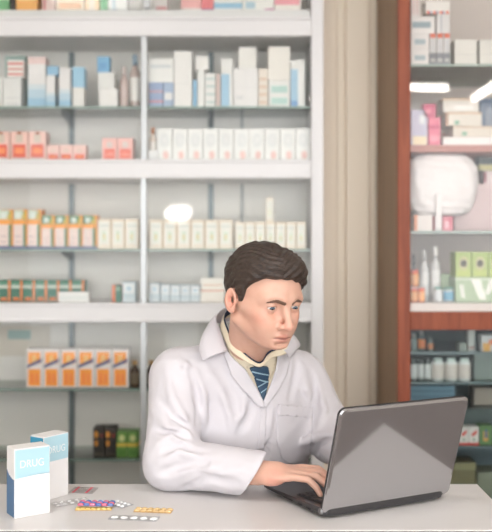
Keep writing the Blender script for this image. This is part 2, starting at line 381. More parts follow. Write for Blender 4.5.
for i, (a, b_, y) in enumerate([(149, 160, 283), (160.4, 170, 284.5), (170.4, 180, 285), (180.4, 190, 285), (190.4, 200, 285)]):
    carton('pale blue-grey box, %s right of the centre post' % ORD[i], a, b_, y, z, gsy, group='pale blue-grey boxes')
s1 = carton('white box with an orange line beneath a smaller one', 200.5, 224, 290, z, st((230, 224, 216), (0, .9, 1, 1, (214, 150, 120)), (.3, .2, .31, .8, (190, 190, 190)), (.66, .2, .67, .8, (190, 190, 190))))
carton('small pale box stacked just left of the man\'s head', 201, 224.5, 278, on(s1), st((232, 228, 220), (.1, .3, .9, .5, (220, 200, 184))))

# ---- glass shelf 3
z = G[2]; og = (246, 158, 60)
for i in range(6):
    a = 26 + i * 17.2
    carton('white box with orange panels and navy slash, %s from the left' % ORD[i], a, a + 16.8, 349, z,
           {'c': (228, 222, 220), 'p': [(.13, .04, .85, .48, og), (.13, .62, .85, .92, og), (.3, .1, .42, .38, (240, 120, 60)), (.56, .12, .7, .36, (240, 130, 70)), (.35, .66, .62, .84, (240, 190, 120))],
            'q': [([(.05, .50), (.93, .66), (.93, .76), (.05, .58)], (90, 92, 128))]}, group='row of orange and white boxes', dep=.06)
for (a, b_, l) in [(129.5, 139, 'small dark brown bottle left of the centre post'), (146.5, 155.5, 'small dark brown bottle beside the man\'s sleeve')]:
    bottle(l, a, b_, 361, z, (74, 58, 48), (190, 150, 92), (112, 98, 80), capf=.16)
# ---- glass shelf 4
z = G[3]
bk = {'c': (54, 50, 48), 'p': [(.1, .08, .9, .14, (90, 84, 70))], 'q': [(disc(.3, .78, .2, .12), (222, 150, 60)), (disc(.3, .48, .18, .11), (210, 140, 56)), (disc(.78, .74, .12, .07), (150, 60, 50))]}
for i, (a, b_) in enumerate([(93, 104), (104.4, 116)]):
    carton('black box with orange dots, %s of the pair' % ('left' if i == 0 else 'right'), a, b_, 428, z, bk, group='pair of black boxes')
gn = {'c': (110, 156, 76), 'p': [(.02, .42, .98, .56, (222, 190, 80)), (.1, .08, .9, .3, (90, 140, 66))], 'q': [(disc(.5, .76, .3, .14), (206, 214, 150))]}
for i, (a, b_) in enumerate([(116.6, 127), (127.4, 138)]):
    carton('green box with yellow band, %s of the pair' % ('left' if i == 0 else 'right'), a, b_, 432, z, gn, group='pair of green boxes')
mb = MB()
xa, xb = X(-6, LB - .02), X(49, LB - .02)
mb.box(xa, xb, LB - .006, LB - .0005, Z(356, LB), Z(326, LB), mat((214, 208, 198), .7))  # pale sheet with a teal band, flat on the back panel
mb.box(X(7, LB - .02), X(30, LB - .02), LB - .007, LB - .006, Z(339, LB), Z(330, LB), mat((164, 190, 188), .7))
mb.build('banded_sheet', cab)['label'] = 'pale flat sheet with a teal band'

# ------------------------------------------------------------------ right display cabinet (brown wood)
RF = 3.05; RB = 3.54
def wood_material(name, c1, c2):
    m = bpy.data.materials.new(name); m.use_nodes = True; nt = m.node_tree; b = nt.nodes['Principled BSDF']
    tc = nt.nodes.new('ShaderNodeTexCoord'); mp = nt.nodes.new('ShaderNodeMapping'); mp.inputs['Scale'].default_value = (18, 18, 1.4)
    n = nt.nodes.new('ShaderNodeTexNoise'); n.inputs['Scale'].default_value = 2.2; n.inputs['Detail'].default_value = 6; n.inputs['Distortion'].default_value = .8
    r = nt.nodes.new('ShaderNodeValToRGB'); r.color_ramp.elements[0].position = .35; r.color_ramp.elements[1].position = .68
    r.color_ramp.elements[0].color = lin(c1) + (1,); r.color_ramp.elements[1].color = lin(c2) + (1,)
    nt.links.new(tc.outputs['Object'], mp.inputs[0]); nt.links.new(mp.outputs[0], n.inputs['Vector']); nt.links.new(n.outputs['Fac'], r.inputs[0])
    nt.links.new(r.outputs[0], b.inputs['Base Color']); b.inputs['Roughness'].default_value = .4; b.inputs['Specular IOR Level'].default_value = .25
    return m
woodf = wood_material('red_brown_wood', (126, 60, 36), (152, 80, 52))
woods = wood_material('tan_side_veneer', (128, 100, 74), (150, 118, 88))
RX0, RX1 = X(398, RF), 1.5
rc = thing('wooden_cabinet', 'red-brown wooden glass-front medicine cabinet at the right edge', 'cabinet')
xi = X(410.5, RF)
mb = MB(); mb.box(RX0, xi, RF, RF + .03, 0, 2.75, woodf, .002); mb.build('front_stile', rc)
mb = MB(); mb.box(RX1 - .045, RX1, RF, RF + .03, 0, 2.75, woodf, .002); mb.build('front_stile', rc)
mb = MB(); mb.box(RX0, RX0 + .02, RF + .03, RB, 0, 2.75, woods, .001); mb.build('side_panel', rc)
mb = MB(); mb.box(RX1 - .02, RX1, RF + .03, RB, 0, 2.75, woods, .001); mb.build('side_panel', rc)
rt, rb_ = Z(312, RF), Z(330, RF)
for (z0, z1) in ((rb_, rt), (.0, .12), (2.68, 2.75)):
    mb = MB(); mb.box(xi, RX1 - .045, RF, RF + .03, z0, z1, woodf, .002); mb.build('front_rail', rc)
z_mid = Z(303, RF + .05)
mb = MB(); mb.box(RX0 + .02, RX1 - .02, RF + .03, RB - .01, rb_ + .01, z_mid, mat((216, 208, 202), .5), .001); mb.build('middle_board', rc)
mb = MB(); mb.box(RX0 + .02, RX1 - .02, RF + .03, RB - .01, .05, .12, woodf, .001); mb.build('bottom_board', rc)
mb = MB(); mb.box(RX0 + .02, RX1 - .02, RB - .01, RB, z_mid, 2.70, mat((214, 206, 200), .5)); mb.build('back_panel', rc)
mb = MB(); mb.box(RX0 + .02, RX1 - .02, RB - .01, RB, .12, rb_, mat((72, 94, 98), .5)); mb.build('back_panel', rc)  # teal reflected in the lower door is put into this panel colour
zr = {k: Z(k, RF + .07) for k in (64, 145, 231, 352, 382, 446)}
zr['m'] = z_mid; DR = RF + .085
rglass = glass_mat('cabinet_shelf_glass', (206, 226, 218), 1.45, .02, .15, (140, 165, 155))
for k in (64, 231, 352, 382, 446):
    mb = MB(); mb.box(RX0 + .022, RX1 - .022, RF + .075, RB - .012, zr[k] - .008, zr[k], rglass)
    mb.box(RX0 + .022, RX1 - .022, RF + .070, RF + .0745, zr[k] - .008, zr[k], mat((150, 170, 162) if k < 300 else (92, 112, 112), .2)); mb.build('glass_shelf', rc)
mb = MB(); mb.box(RX0 + .022, RX1 - .022, RF + .066, RB - .012, zr[145] - .024, zr[145], mat((176, 122, 112), .5), .001); mb.build('wooden_shelf', rc)
rpane = glass_mat('cabinet_door_glass', (254, 253, 252), 1.36, .0)
lpane = glass_mat('lower_door_glass', (246, 248, 248), 1.2, .0)
for (z0, z1, pm) in ((rt, 2.68, rpane), (.12, rb_, lpane)):
    mb = MB(); mb.box(xi, RX1 - .045, RF + .015, RF + .019, z0, z1, pm); mb.build('glass_door', rc)

def C(l, a, b_, y, z0, s, **k): return carton(l, a, b_, y, z0, s, d=k.pop('d', DR), **k)
z = zr[64]
gl_ = (168, 184, 190)
b3 = C('bottom white box with grey label in the upper left stack', 411, 429, 49, z, st((226, 224, 222), (.2, .3, .8, .6, gl_)))
b2 = C('middle white box with grey label in the upper left stack', 411, 429, 34, on(b3), st((226, 224, 222), (.2, .3, .8, .65, gl_)))
b1 = C('wide white box with long grey label over two smaller ones', 411, 435, 16.5, on(b2), st((228, 226, 224), (.05, .35, .82, .7, (150, 168, 176))))
C('white box with thin pink print on top of the stack', 411, 420, -8, on(b1), st((228, 222, 220), (.2, .1, .35, .9, (220, 190, 186)), (.6, .1, .75, .9, (220, 190, 186))), dep=.05)
tub = dict(glassc=(206, 206, 206), capc=(222, 120, 96))
t1 = []
for i, a in enumerate([429.5, 436.6, 443.7]):
    t1.append(C('tall grey tube box with orange top and dark foot, %s of three' % ORD[i], a, a + 6.8, 33.5, z, st((208, 208, 208), (0, 0, 1, .38, (132, 136, 142)), (.1, .86, .9, 1, (222, 120, 96)), (.15, .1, .85, .2, (190, 190, 190)), (.4, .4, .6, .84, (196, 198, 202))), group='tall grey tube boxes', dep=.05))
zt = on(t1[0])
w9 = C('pale grey carton standing on the tall tube boxes', 436.5, 450, 14, zt, st((214, 214, 214), (.3, .05, .4, .95, (176, 182, 188))), dep=.05)
C('white box with orange and blue dots along its foot', 425.5, 450.3, 1, on(w9), {'c': (232, 230, 226), 'p': [(.05 + k * .26, 0, .16 + k * .26, .22, (226, 122, 92)) for k in range(4)] + [(.17 + k * .26, 0, .24 + k * .26, .2, (112, 112, 160)) for k in range(3)], 'q': []}, dep=.05)
C('squat white box on the upper shelf, left of its twin', 454.5, 477, 39.5, z, st((222, 222, 216), (.1, .4, .9, .42, (200, 200, 196))))
C('squat white box on the upper shelf at the photo edge', 479.5, 503, 39.5, z, st((222, 222, 216), (.1, .4, .9, .42, (200, 200, 196))))
z = zr[145]
C('lavender box with cream foot beside the wooden stile', 411, 427.5, 110, z, st((190, 186, 206), (.1, .02, .95, .26, (230, 216, 184)), (.5, .6, .85, .85, (220, 222, 226))))
m1 = C('deep pink box standing next to the lavender box', 428.4, 440.5, 117.6, z, st((218, 112, 138), (0, .6, 1, .72, (190, 60, 100)), (.15, .15, .85, .35, (232, 150, 168))))
C('magenta box tipped on the deep pink box', 423, 436, 104, on(m1), st((196, 74, 110), (.2, .3, .6, .6, (222, 130, 150))), dep=.04)
w1 = C('long flat white box at the bottom of the beige stack', 443, 505, 137, z, st((234, 232, 230)), dep=.09)
w2 = C('low beige box with green dot above the flat white box', 453, 505, 126, on(w1), st((214, 206, 192), (0, .85, 1, .95, (200, 172, 140)), q=[(disc(.22, .3, .05, .2), (120, 170, 140))]), dep=.08)
w3 = C('beige box with green dot and tan edge in mid stack', 446, 482, 112.4, on(w2), st((214, 208, 196), (0, .88, 1, 1, (206, 176, 140)), (0, 0, .06, 1, (180, 140, 110)), q=[(disc(.3, .25, .07, .18), (110, 166, 136))]), dep=.08)
C('wide beige box at the top of the beige stack', 443, 479, 98.5, on(w3), st((214, 210, 202), (0, .9, 1, 1, (214, 182, 146)), (.3, .2, .85, .5, (232, 230, 226))), dep=.07)
C('dark blue box with orange corner behind the beige stack', 480, 500, 98, z, st((88, 108, 132), (.3, .45, .9, .8, (130, 140, 156)), (.5, .2, .9, .35, (226, 150, 110))), d=DR + .13)
C('crumpled beige packet between pink boxes and beige stack', 437.5, 449, 104, z, st((212, 192, 172), (.2, .5, .9, .7, (226, 214, 196)), (.3, .3, .8, .34, (186, 120, 100))), d=DR + .11, dep=.04, rz=.1)
z = zr[231]
b1 = C('white box with orange edge under the plastic bag', 414, 432.5, 215, z, st((226, 220, 216), (0, 0, .18, 1, (222, 150, 110))), d=DR + .02)
C('narrow white box under the plastic bag', 433.2, 442, 216, z, st((230, 228, 226), (0, 0, .15, 1, (190, 70, 90))), d=DR + .02)
C('red-pink patterned box under the plastic bag', 442.6, 453, 216.5, z, st((216, 130, 146), (.2, .2, .6, .7, (232, 190, 198)), (.6, .5, .9, .9, (200, 90, 110))), d=DR + .02)
C('large pinkish ribbed box right of the plastic bag', 454, 505, 184, z, st((220, 200, 200), *[(0, v, 1, v + .02, (206, 182, 184)) for v in np.arange(.05, .95, .1)]), d=DR + .13, dep=.12)
zz = Z(184, DR + .13)
C('white box with maroon frame on the ribbed box', 484, 505, 171, zz, st((224, 210, 210), (0, .1, .12, .9, (160, 90, 104))), d=DR + .14)
C('dark teal box with yellow foot high beside the bag', 479, 505, 156, Z(171, DR + .14) + .002, st((70, 84, 84), (0, 0, 1, .4, (200, 196, 140))), d=DR + .14)
# white plastic bag: pillow shape with crumples
def bag():
    t = thing('plastic_bag', 'bulky white plastic bag resting on boxes behind the cabinet glass', 'bag', (X(446, DR), DR + .06, zr[231]))
    mb = MB(); m = mat((232, 229, 229), .4, bump=(25, .6, .01), name='white_plastic')
    nu, nv = 40, 30; vs = []; fs = []
    cx = X(446, DR)
    zb, ztp = Z(215.5, DR) + .001, Z(153, DR + .02)
    for j in range(nv + 1):
        v = j / nv; a = -PI / 2 + PI * v
        for i in range(nu):
            u = 2 * PI * i / nu
            sq = lambda c, p: math.copysign(abs(c) ** p, c)
            r = math.cos(a) ** .35 if math.cos(a) > 0 else 0
            x = sq(math.cos(u), .55) * .124 * r; y = sq(math.sin(u), .7) * .055 * r
            zz = sq(math.sin(a), .55)
            if x > 0 and zz > 0: x *= 1 - .22 * zz ** 4
            if x > 0 and zz < 0: x *= 1 - .14 * (-zz)
            wob = .003 * math.sin(9 * u + 5 * a) + .003 * math.sin(17 * a + 3 * u)
            vs.append((x, y + wob * r, (zb + ztp) / 2 - zr[231] + zz * (ztp - zb) / 2))
    for j in range(nv):
        for i in range(nu):
            i2 = (i + 1) % nu; fs.append((j * nu + i, j * nu + i2, (j + 1) * nu + i2, (j + 1) * nu + i))
    mb.add(vs, fs, m, True); mb.build('bag_body', t)
    mb = MB(); hx = X(439, DR) - cx
    mb.box(hx - .012, hx + .010, -.064, -.058, .008, .13, m, .002)
    mb.build('bag_handle', t)
bag()
z = z_mid
am = (228, 128, 70); amc = (232, 112, 92)
a1 = bottle('amber orange bottle at the lower left of the trio', 411, 418, 288, z, am, amc, (238, 176, 120), d=DR, neck=.75, squat=True, group='amber bottle trio')
bottle('amber orange bottle at the lower right of the trio', 418.6, 425.6, 288, z, am, amc, (238, 176, 120), d=DR, neck=.75, squat=True)
rk = MB(); rk.box(X(410.8, DR), X(427, DR), DR - .002, DR + .06, Z(288, DR) + .0005, Z(288, DR) + .0035, mat((205, 212, 208), .3)); o = rk.build('riser_tray'); tag(o, 'small clear tray resting on two amber bottles', 'tray')
bottle('amber orange bottle standing above the other two', 411.3, 419.5, 270, Z(288, DR) + .0036, am, amc, (238, 176, 120), d=DR, neck=.75, squat=True)
bottle('dark narrow bottle behind the amber bottles', 411, 417, 255, z, (120, 124, 124), (84, 84, 84), d=DR + .09, neck=.4)
for i, (a, b_, y) in enumerate([(420.5, 430, 250), (431.5, 441.5, 246)]):
    bottle(['tall clear bottle without white cap beside the amber bottles', 'tall clear bottle with white cap left of the green boxes'][i], a, b_, y, z, (206, 208, 208), [(196, 198, 198), (238, 238, 236)][i], (222, 224, 224), d=DR + .05, neck=.35)
bottle('short white bottle with teal cap and blue label', 434.5, 443.5, 287, z, (226, 228, 228), (90, 150, 140), (216, 222, 226), d=DR, neck=.7, squat=True)
bottle('short white bottle with bright blue label', 444.5, 454.5, 287.5, z, (226, 228, 228), (96, 156, 146), (110, 170, 200), d=DR, neck=.7, squat=True)
gb = C('large sage green box with white scrawl under green cartons', 455.3, 506, 277.5, z, {'c': (170, 192, 160), 'p': [(0, .9, 1, .98, (206, 218, 200))], 'q': [([(.3, .95), (.5, .9), (.62, .1), (.48, .1)], (236, 238, 232)), ([(.68, .92), (.84, .92), (.66, .3), (.58, .35)], (234, 236, 230)), ([(.08, .7), (.16, .72), (.2, .15), (.12, .2)], (230, 234, 226))]}, d=DR + .005, dep=.12)
C('sage green panel box left of the large sage box', 441, 455, 274, z, st((168, 190, 158)), d=DR + .10, dep=.05)
for i, a in enumerate([455.5, 472, 488.5]):
    C('lime green carton with dark emblem, %s on the sage box' % ORD[i], a, a + 16, 252, on(gb), {'c': (164, 186, 108), 'p': [(.1, .05, .9, .3, (184, 200, 110))], 'q': [(disc(.5, .55, .32, .28), (196, 196, 150)), (disc(.5, .55, .22, .15), (74, 72, 56))]}, group='lime green cartons', dep=.08, d=DR + .01)
zc = Z(252, DR + .01) + .001
# ---- lower section
z = zr[352]
bottle('dark teal bottle with orange label at the lower cabinet left', 418.5, 426, 331, z, (96, 108, 104), (150, 156, 150), (222, 128, 70), d=DR + .02, group='lower cabinet bottles')
bottle('greyish bottle at the lower cabinet left edge', 411, 417.5, 334, z, (150, 166, 162), (190, 194, 190), d=DR + .02)
bottle('small bottle with dull orange label right of the dark teal one', 428, 434, 338, z, (130, 144, 138), (120, 130, 124), (200, 130, 90), d=DR + .02)
C('tall grey carton on the small lower shelf', 468, 475, 330, z, st((190, 194, 188), (.1, .1, .9, .2, (160, 110, 90))), d=DR + .02, dep=.04)
C('white and orange box on the small lower shelf', 481, 500, 335, z, st((206, 208, 204), (.1, 0, .5, .5, (228, 170, 80)), (.4, .4, 1, .7, (222, 120, 70))), d=DR + .02, dep=.05)
C('small mossy box on the small lower shelf', 459, 467, 343, z, st((150, 160, 148)), d=DR + .02, dep=.04)
z = zr[382]
wbs = dict(neck=.55, squat=True, capf=.14)
for i, (a, b_) in enumerate([(410.8, 417.8), (418.4, 424.2), (425, 432)]):
    bottle('slim dark-capped bottle with white label, %s from the stile' % ORD[i], a, b_, 358.5, z, (120, 128, 124), (52, 60, 58), (208, 212, 208), d=DR, neck=.8, squat=True, capf=.2, group='dark-capped bottles')
for i, (a, b_) in enumerate([(432.6, 445.6), (446.2, 458.8), (459.4, 472.2)]):
    t = bottle('squat white bottle with tan label, %s of three' % ORD[i], a, b_, 358.5, z, (226, 230, 226), (206, 222, 214), (208, 200, 190), d=DR, group='squat white bottles', **wbs)
C('wide dark grey-green carton right of the squat white bottles', 474, 505, 350.5, z, st((112, 126, 118), *[(v, .02, v + .03, .98, (98, 112, 104)) for v in (.1, .3, .5, .7)]), d=DR + .03)
z = zr[446]
C('big teal-blue carton directly below the squat bottles', 410.6, 454.6, 385.5, z, st((62, 100, 118), *[(0, v, 1, v + .04, (78, 116, 132)) for v in (.6, .72, .84, .93)]), d=DR, dep=.12)
C('white box with red slanted mark, left one beside the laptop', 459, 468.7, 427, z, {'c': (214, 210, 202), 'p': [(0, 0, 1, .14, (190, 60, 48))], 'q': [([(.2, .6), (.8, .86), (.8, .66), (.4, .46)], (200, 70, 56)), (disc(.5, .3, .15, .08), (130, 150, 130))]}, dep=.05)
C('white box with red slanted mark, right one beside the laptop', 469, 479, 427, z, {'c': (214, 210, 202), 'p': [(0, 0, 1, .14, (190, 60, 48))], 'q': [([(.2, .6), (.8, .86), (.8, .66), (.4, .46)], (200, 70, 56)), (disc(.5, .3, .15, .08), (130, 150, 130))]}, dep=.05)
C('green box with small figure beside the red-marked boxes', 479.6, 492.5, 425.5, z, st((84, 122, 66), (.3, .2, .65, .7, (206, 150, 70)), (.4, .35, .6, .8, (70, 100, 120))), dep=.05)
C('long dark box behind the red-marked boxes', 456.5, 505, 409, z, st((62, 78, 74)), d=DR + .09, dep=.08)
bx = C('beige carton high behind the dark box', 474, 505, 388, z, st((172, 160, 144), (.1, .2, .9, .6, (160, 146, 130))), d=DR + .18, dep=.07)
z = .12
C('tall olive brown box low in the cabinet beside the laptop', 448, 476, 463, z, st((104, 98, 58), (0, .95, 1, 1, (130, 126, 84))), dep=.1, d=DR + .03)
C('tall pale green-grey box low in the cabinet', 477.5, 505, 472, z, st((120, 126, 104)), dep=.1, d=DR + .03)

# ------------------------------------------------------------------ lamps (some mirrored in the cabinet glass) and added ceiling fill panels
tube_e = emit_mat((255, 250, 240), 80)
def tube_light(label, c, L, along_x):
    t = thing('fluorescent_light', label, 'ceiling light', (c[0], c[1], 2.9), 0 if along_x else PI / 2)
    mb = MB(); mb.box(-L / 2, L / 2, -.05, .05, -.045, 0, mat((235, 235, 235), .4), .004); mb.build('housing', t)
    mb = MB(); mb.tube([(-L / 2 + .02, 0, -.065), (L / 2 - .02, 0, -.065)], .024, tube_e, 12); mb.build('lamp_tube', t)
tube_light('long fluorescent tube mirrored in the cabinet glass at upper right', (1.22, -2.03), 1.25, True)
tube_light('fluorescent tube running front to back, mirrored beside the other', (2.22, -2.05), 1.2, False)
t = thing('pendant_lamp', 'white globe pendant lamp mirrored as a bright oval in the glass', 'lamp', (X(178, 8.99), 2 * (LF + .006) - 8.99, 2.9))
mb = MB(); mb.tube([(0, 0, 0), (0, 0, -1.08)], .004, mat((60, 60, 60), .5)); mb.build('cord', t)
mb = MB(); mb.lathe([(.02 if k in (0, 12) else .13 * math.sin(PI * k / 12), -.073 * math.cos(PI * k / 12)) for k in range(13)], emit_mat((255, 252, 245), 80), (0, 0, 1.727 - 2.9), 24); mb.build('lamp_globe', t)
mb = MB(); mb.lathe([(.035, 0), (.035, .025), (.012, .04)], mat((200, 200, 200), .4), (0, 0, 1.727 - 2.9 + .072), 16); mb.build('lamp_cap', t)
def added_fill_panel(label, x, y, e):  # unseen ceiling panels, added as fill to brighten the scene
    t = thing('ceiling_fill_panel', label, 'ceiling light', (x, y, 2.9))
    mb = MB(); mb.box(-.31, .31, -.31, .31, -.02, 0, mat((235, 235, 235), .4), .003); mb.build('frame', t)
    mb = MB(); mb.box(-.28, .28, -.28, .28, -.024, -.0205, emit_mat((255, 250, 246), e)); mb.build('diffuser', t)
added_fill_panel('square fill light added above the left part of the counter', -.9, 1.0, 12)
added_fill_panel('square fill light added above the right part of the counter', .9, 1.0, 12)

# ------------------------------------------------------------------ counter
CT = .80; CYF, CYB = 1.8, 2.154; CX0, CX1 = -1.25, .553
ct = thing('counter', 'white-topped counter with dark edge that the man leans on', 'counter', (0, 0, 0))
cw = mat((214, 211, 210), .3, name='counter_laminate', var=.01)
mb = MB(); mb.box(CX0, CX1, CYF, CYB, CT - .003, CT, cw, .0008); mb.build('countertop', ct)
mb = MB(); mb.box(CX0 + .0005, CX1 - .0005, CYF + .0005, CYB - .0005, CT - .04, CT - .0033, mat((96, 82, 80), .45)); mb.build('edge_band', ct)['label'] = 'dark brown edge band'
mb = MB(); mb.box(CX0 + .03, CX1 - .03, CYF + .03, CYF + .05, 0, CT - .041, mat((214, 208, 200), .5)); mb.build('front_panel', ct)
for x in (CX0 + .03, CX1 - .05):
    mb = MB(); mb.box(x, x + .02, CYF + .051, CYB - .02, 0, CT - .041, mat((214, 208, 200), .5)); mb.build('side_panel', ct)

# ------------------------------------------------------------------ DRUG boxes
def drug_box(label, cx, cy, rz, w, dp, h, foil):
    t = thing('drug_box', label, 'medicine box', (cx, cy, CT), rz)
    wh = mat((234, 232, 232), .35); lb = mat((176, 212, 224), .35); db = mat((46, 98, 142), .3, var=.35)
    mb = MB(); mb.box(0, w, 0, dp, .0003, h, wh, .0012)
    mb.box(.0015, w - .0015, -.0004, .001, h * .60, h - .0015, lb)
    if foil == 'front': # slanted lower border of the pale blue panel
        mb.poly([(.0015, .001, h * .60), (w - .0015, .001, h * .60), (w - .0015, .001, h * .615), (.0015, .001, h * .575)], (0, -.0014, 0), lb)
    text_geo(mb, 'DRUG', .0225, (w * .14, -.0007, h * .725), (.86, 0, 0), (0, 0, 1), mat((240, 244, 246), .4))
    # side: dark blue foot with white rounded boundary
    pts = [(-.0004, dp - .001, .002), (-.0004, .001, .002), (-.0004, .001, h * .56), (-.0004, dp * .3, h * .565), (-.0004, dp * .7, h * .60), (-.0004, dp - .001, h * .66)]
    if foil == 'front': mb.poly(pts, (.001, 0, 0), db)
    else:
        mb.box(-.0004, .001, .001, dp - .001, h * .2, h * .985, mat((60, 150, 186), .35))
        for k in range(4): mb.box(-.0007, .001, .001, dp - .001, h * (.80 - k * .12), h * (.83 - k * .12), mat((150, 206, 224), .35))
    mb.build('carton', t)
    mb = MB(); mb.box(.0012, w - .0012, .0012, dp - .0012, h, h + .0008, mat((236, 234, 232), .4), .0003)
    mb.box(.004, w - .004, .0012, .0022, h + .0008, h + .0011, mat((190, 190, 190), .5)); mb.build('top_flap', t)
drug_box('nearest white and pale blue box lettered DRUG, front left of counter', X(14, 1.869), 1.872, math.radians(34), .078, .047, .144, 'front')
drug_box('white and pale blue DRUG box standing behind the nearest one', X(43.5, 2.0), 2.0, math.radians(54), .074, .044, .143, 'back')

# ------------------------------------------------------------------ blister packs
def ground(px, py, z=CT): d = (CZ - z) * F / (py - HY); return Vector((X(px, d), d, z))
def blister(label, px, py, w, l, rz, cols, rows, foil, pillc, pr, ph, round_=True, z=CT, extra=None, tilt=0):
    p = ground(px, py, z)
    t = thing('blister_pack', label, 'blister pack', p, rz, None); t.rotation_euler.y = tilt
    mb = MB(); fm = mat(foil, .3, metal=.5)
    mb.box(-w / 2, w / 2, -l / 2, l / 2, .0003, .0013, fm, .0004)
    if extra:
        for (a, b_, c) in extra: mb.box(-w / 2 + w * a, -w / 2 + w * b_, -l / 2 + .001, l / 2 - .001, .0012, .0017, mat(c, .4))
    mb.build('foil_sheet', t)
    k = 0
    for i in range(cols):
        for j in range(rows):
            x = -w / 2 + w * (i + .5) / cols; y = -l / 2 + l * (j + .5) / rows
            pm = pillc[k % len(pillc)]; k += 1
            mb = MB(); sy = 1 if round_ else 1.7
            mb.lathe([(pr, .0012), (pr * .95, ph * .5), (pr * .7, ph * .85), (pr * .2, ph)], mat(pm, .25, coat=.6), (x, y, 0), 12, sy=1, sx=sy)
            mb.build('pill', t)
    return t
blister('silver blister strip with two red bands at the counter back', 83.5, 490.5, .058, .052, -.12, 4, 2, (170, 166, 166), [(176, 172, 172)], .004, .0028, extra=[(.14, .24, (206, 60, 84)), (.68, .78, (206, 60, 84))])
blister('white-silver blister pack half hidden by the DRUG boxes', 71, 502.5, .036, .085, -1.0, 2, 5, (196, 194, 194), [(214, 212, 212)], .0055, .004)
blister('gold blister pack lying under the pink and blue one', 94, 509, .078, .030, .02, 7, 2, (206, 180, 136), [(226, 196, 120)], .0038, .005, False)
blister('blister pack of pink and blue capsules on top of a gold one', 96.5, 504.5, .078, .034, -.04, 6, 3, (176, 170, 190), [(214, 110, 134), (84, 112, 176), (206, 112, 140), (96, 120, 180)], .0042, .0065, False, z=CT + .0062)
blister('silver blister with white pills beside the capsules', 120, 504.5, .050, .036, -.75, 4, 2, (186, 186, 190), [(236, 236, 238)], .005, .005)
blister('gold blister pack alone right of the others', 153.5, 511, .082, .030, -.12, 6, 2, (206, 172, 118), [(222, 190, 138)], .0042, .0055, False)
blister('front silver blister pack with five big white tablets', 134, 518.5, .104, .032, -.14, 5, 1, (180, 180, 182), [(240, 240, 240)], .0085, .0045)

# ------------------------------------------------------------------ laptop
LW, LD, LH = .339, .262, .2345
th = math.radians(28.4)
lap = thing('laptop', 'open silver-grey laptop on the counter, its back to the viewer', 'laptop', (.160, 1.862, CT), th)
blk = mat((48, 47, 49), .3, coat=.3); blk2 = mat((38, 37, 39), .45)
def rrect(x0, x1, y0, y1, r, n=5):
    pts = []
    for (cx, cy, a0) in ((x1 - r, y1 - r, 0), (x0 + r, y1 - r, 90), (x0 + r, y0 + r, 180), (x1 - r, y0 + r, 270)):
        for k in range(n + 1):
            a = math.radians(a0 + 90 * k / n); pts.append((cx + r * math.cos(a), cy + r * math.sin(a)))
    return pts
def loft(mb, rings, mt, smooth=False):
    n = len(rings[0]); vs = [p for r in rings for p in r]; fs = []
    for i in range(len(rings) - 1):
        for k in range(n): k2 = (k + 1) % n; fs.append((i * n + k, i * n + k2, (i + 1) * n + k2, (i + 1) * n + k))
    fs.append(list(range(n))[::-1]); fs.append([(len(rings) - 1) * n + k for k in range(n)])
    mb.add(vs, fs, mt, smooth)
mb = MB()
def bz(y, top): f = y / LD; return (.023 - .008 * f) if top else (.004 + .003 * f)
def ring(ins, top, dz=0): return [(x, y, bz(y, top) + dz) for (x, y) in rrect(ins, LW - .012 - ins, ins * .6 - .001, LD - ins, .018 - ins * .3)]
loft(mb, [ring(.014, False, -.001), ring(.003, False, .003), ring(.0, False, .009), ring(0, True, -.003), ring(.003, True, 0)], blk)
for (x, y) in ((.03, .03), (LW - .03, .03), (.03, LD - .03), (LW - .03, LD - .03)):
    mb.lathe([(.008, 0.0001), (.008, .007)], blk2, (x, y, 0), 12)
mb.build('base', lap)
# side ports and hinge knob on the left side
for (a, b_) in ((.05, .066), (.085, .10), (.125, .16)):
    mb = MB(); mb.box(-.0008, .002, a, b_, .010, .014, mat((20, 20, 22), .4)); mb.build('port', lap)
mb = MB(); mb.tube([(-.0012, .012, .0165), (.03, .012, .0165)], .0065, mat((140, 140, 142), .3, metal=.8), 14); mb.build('hinge', lap)
mb = MB(); mb.tube([(LW - .04, .012, .0165), (LW - .0112, .012, .0165)], .0065, mat((140, 140, 142), .3, metal=.8), 14); mb.build('hinge', lap)
kb = MB(); keym = mat((58, 56, 58), .5)
kb.poly([(.018, .028, bz(.028, 1) + .0002), (LW - .018, .028, bz(.028, 1) + .0002), (LW - .018, .135, bz(.135, 1) + .0002), (.018, .135, bz(.135, 1) + .0002)], (0, 0, .0008), blk2)
for r in range(6):
    yy = .031 + r * .0172; off = (0, .004, .002, .006, .003, 0)[r]
    for c in range(15):
        xx = .021 + c * .0186 + off
        zz = bz(yy, 1) + .001
        if r == 0 and c % 5: continue
        w = .0166
        if xx + w > LW - .02: continue
        kb.box(xx, xx + w, yy, yy + .0150, zz - .0008, zz + .0024, keym, .0008)
k = kb.build('keyboard', lap); k['label'] = 'charcoal keys'
mb = MB(); mb.poly([(LW / 2 - .042, .152, bz(.152, 1) + .0001), (LW / 2 + .042, .152, bz(.152, 1) + .0001), (LW / 2 + .042, .205, bz(.205, 1) + .0001), (LW / 2 - .042, .205, bz(.205, 1) + .0001)], (0, 0, .0006), mat((70, 69, 70), .4)); mb.build('touchpad', lap)
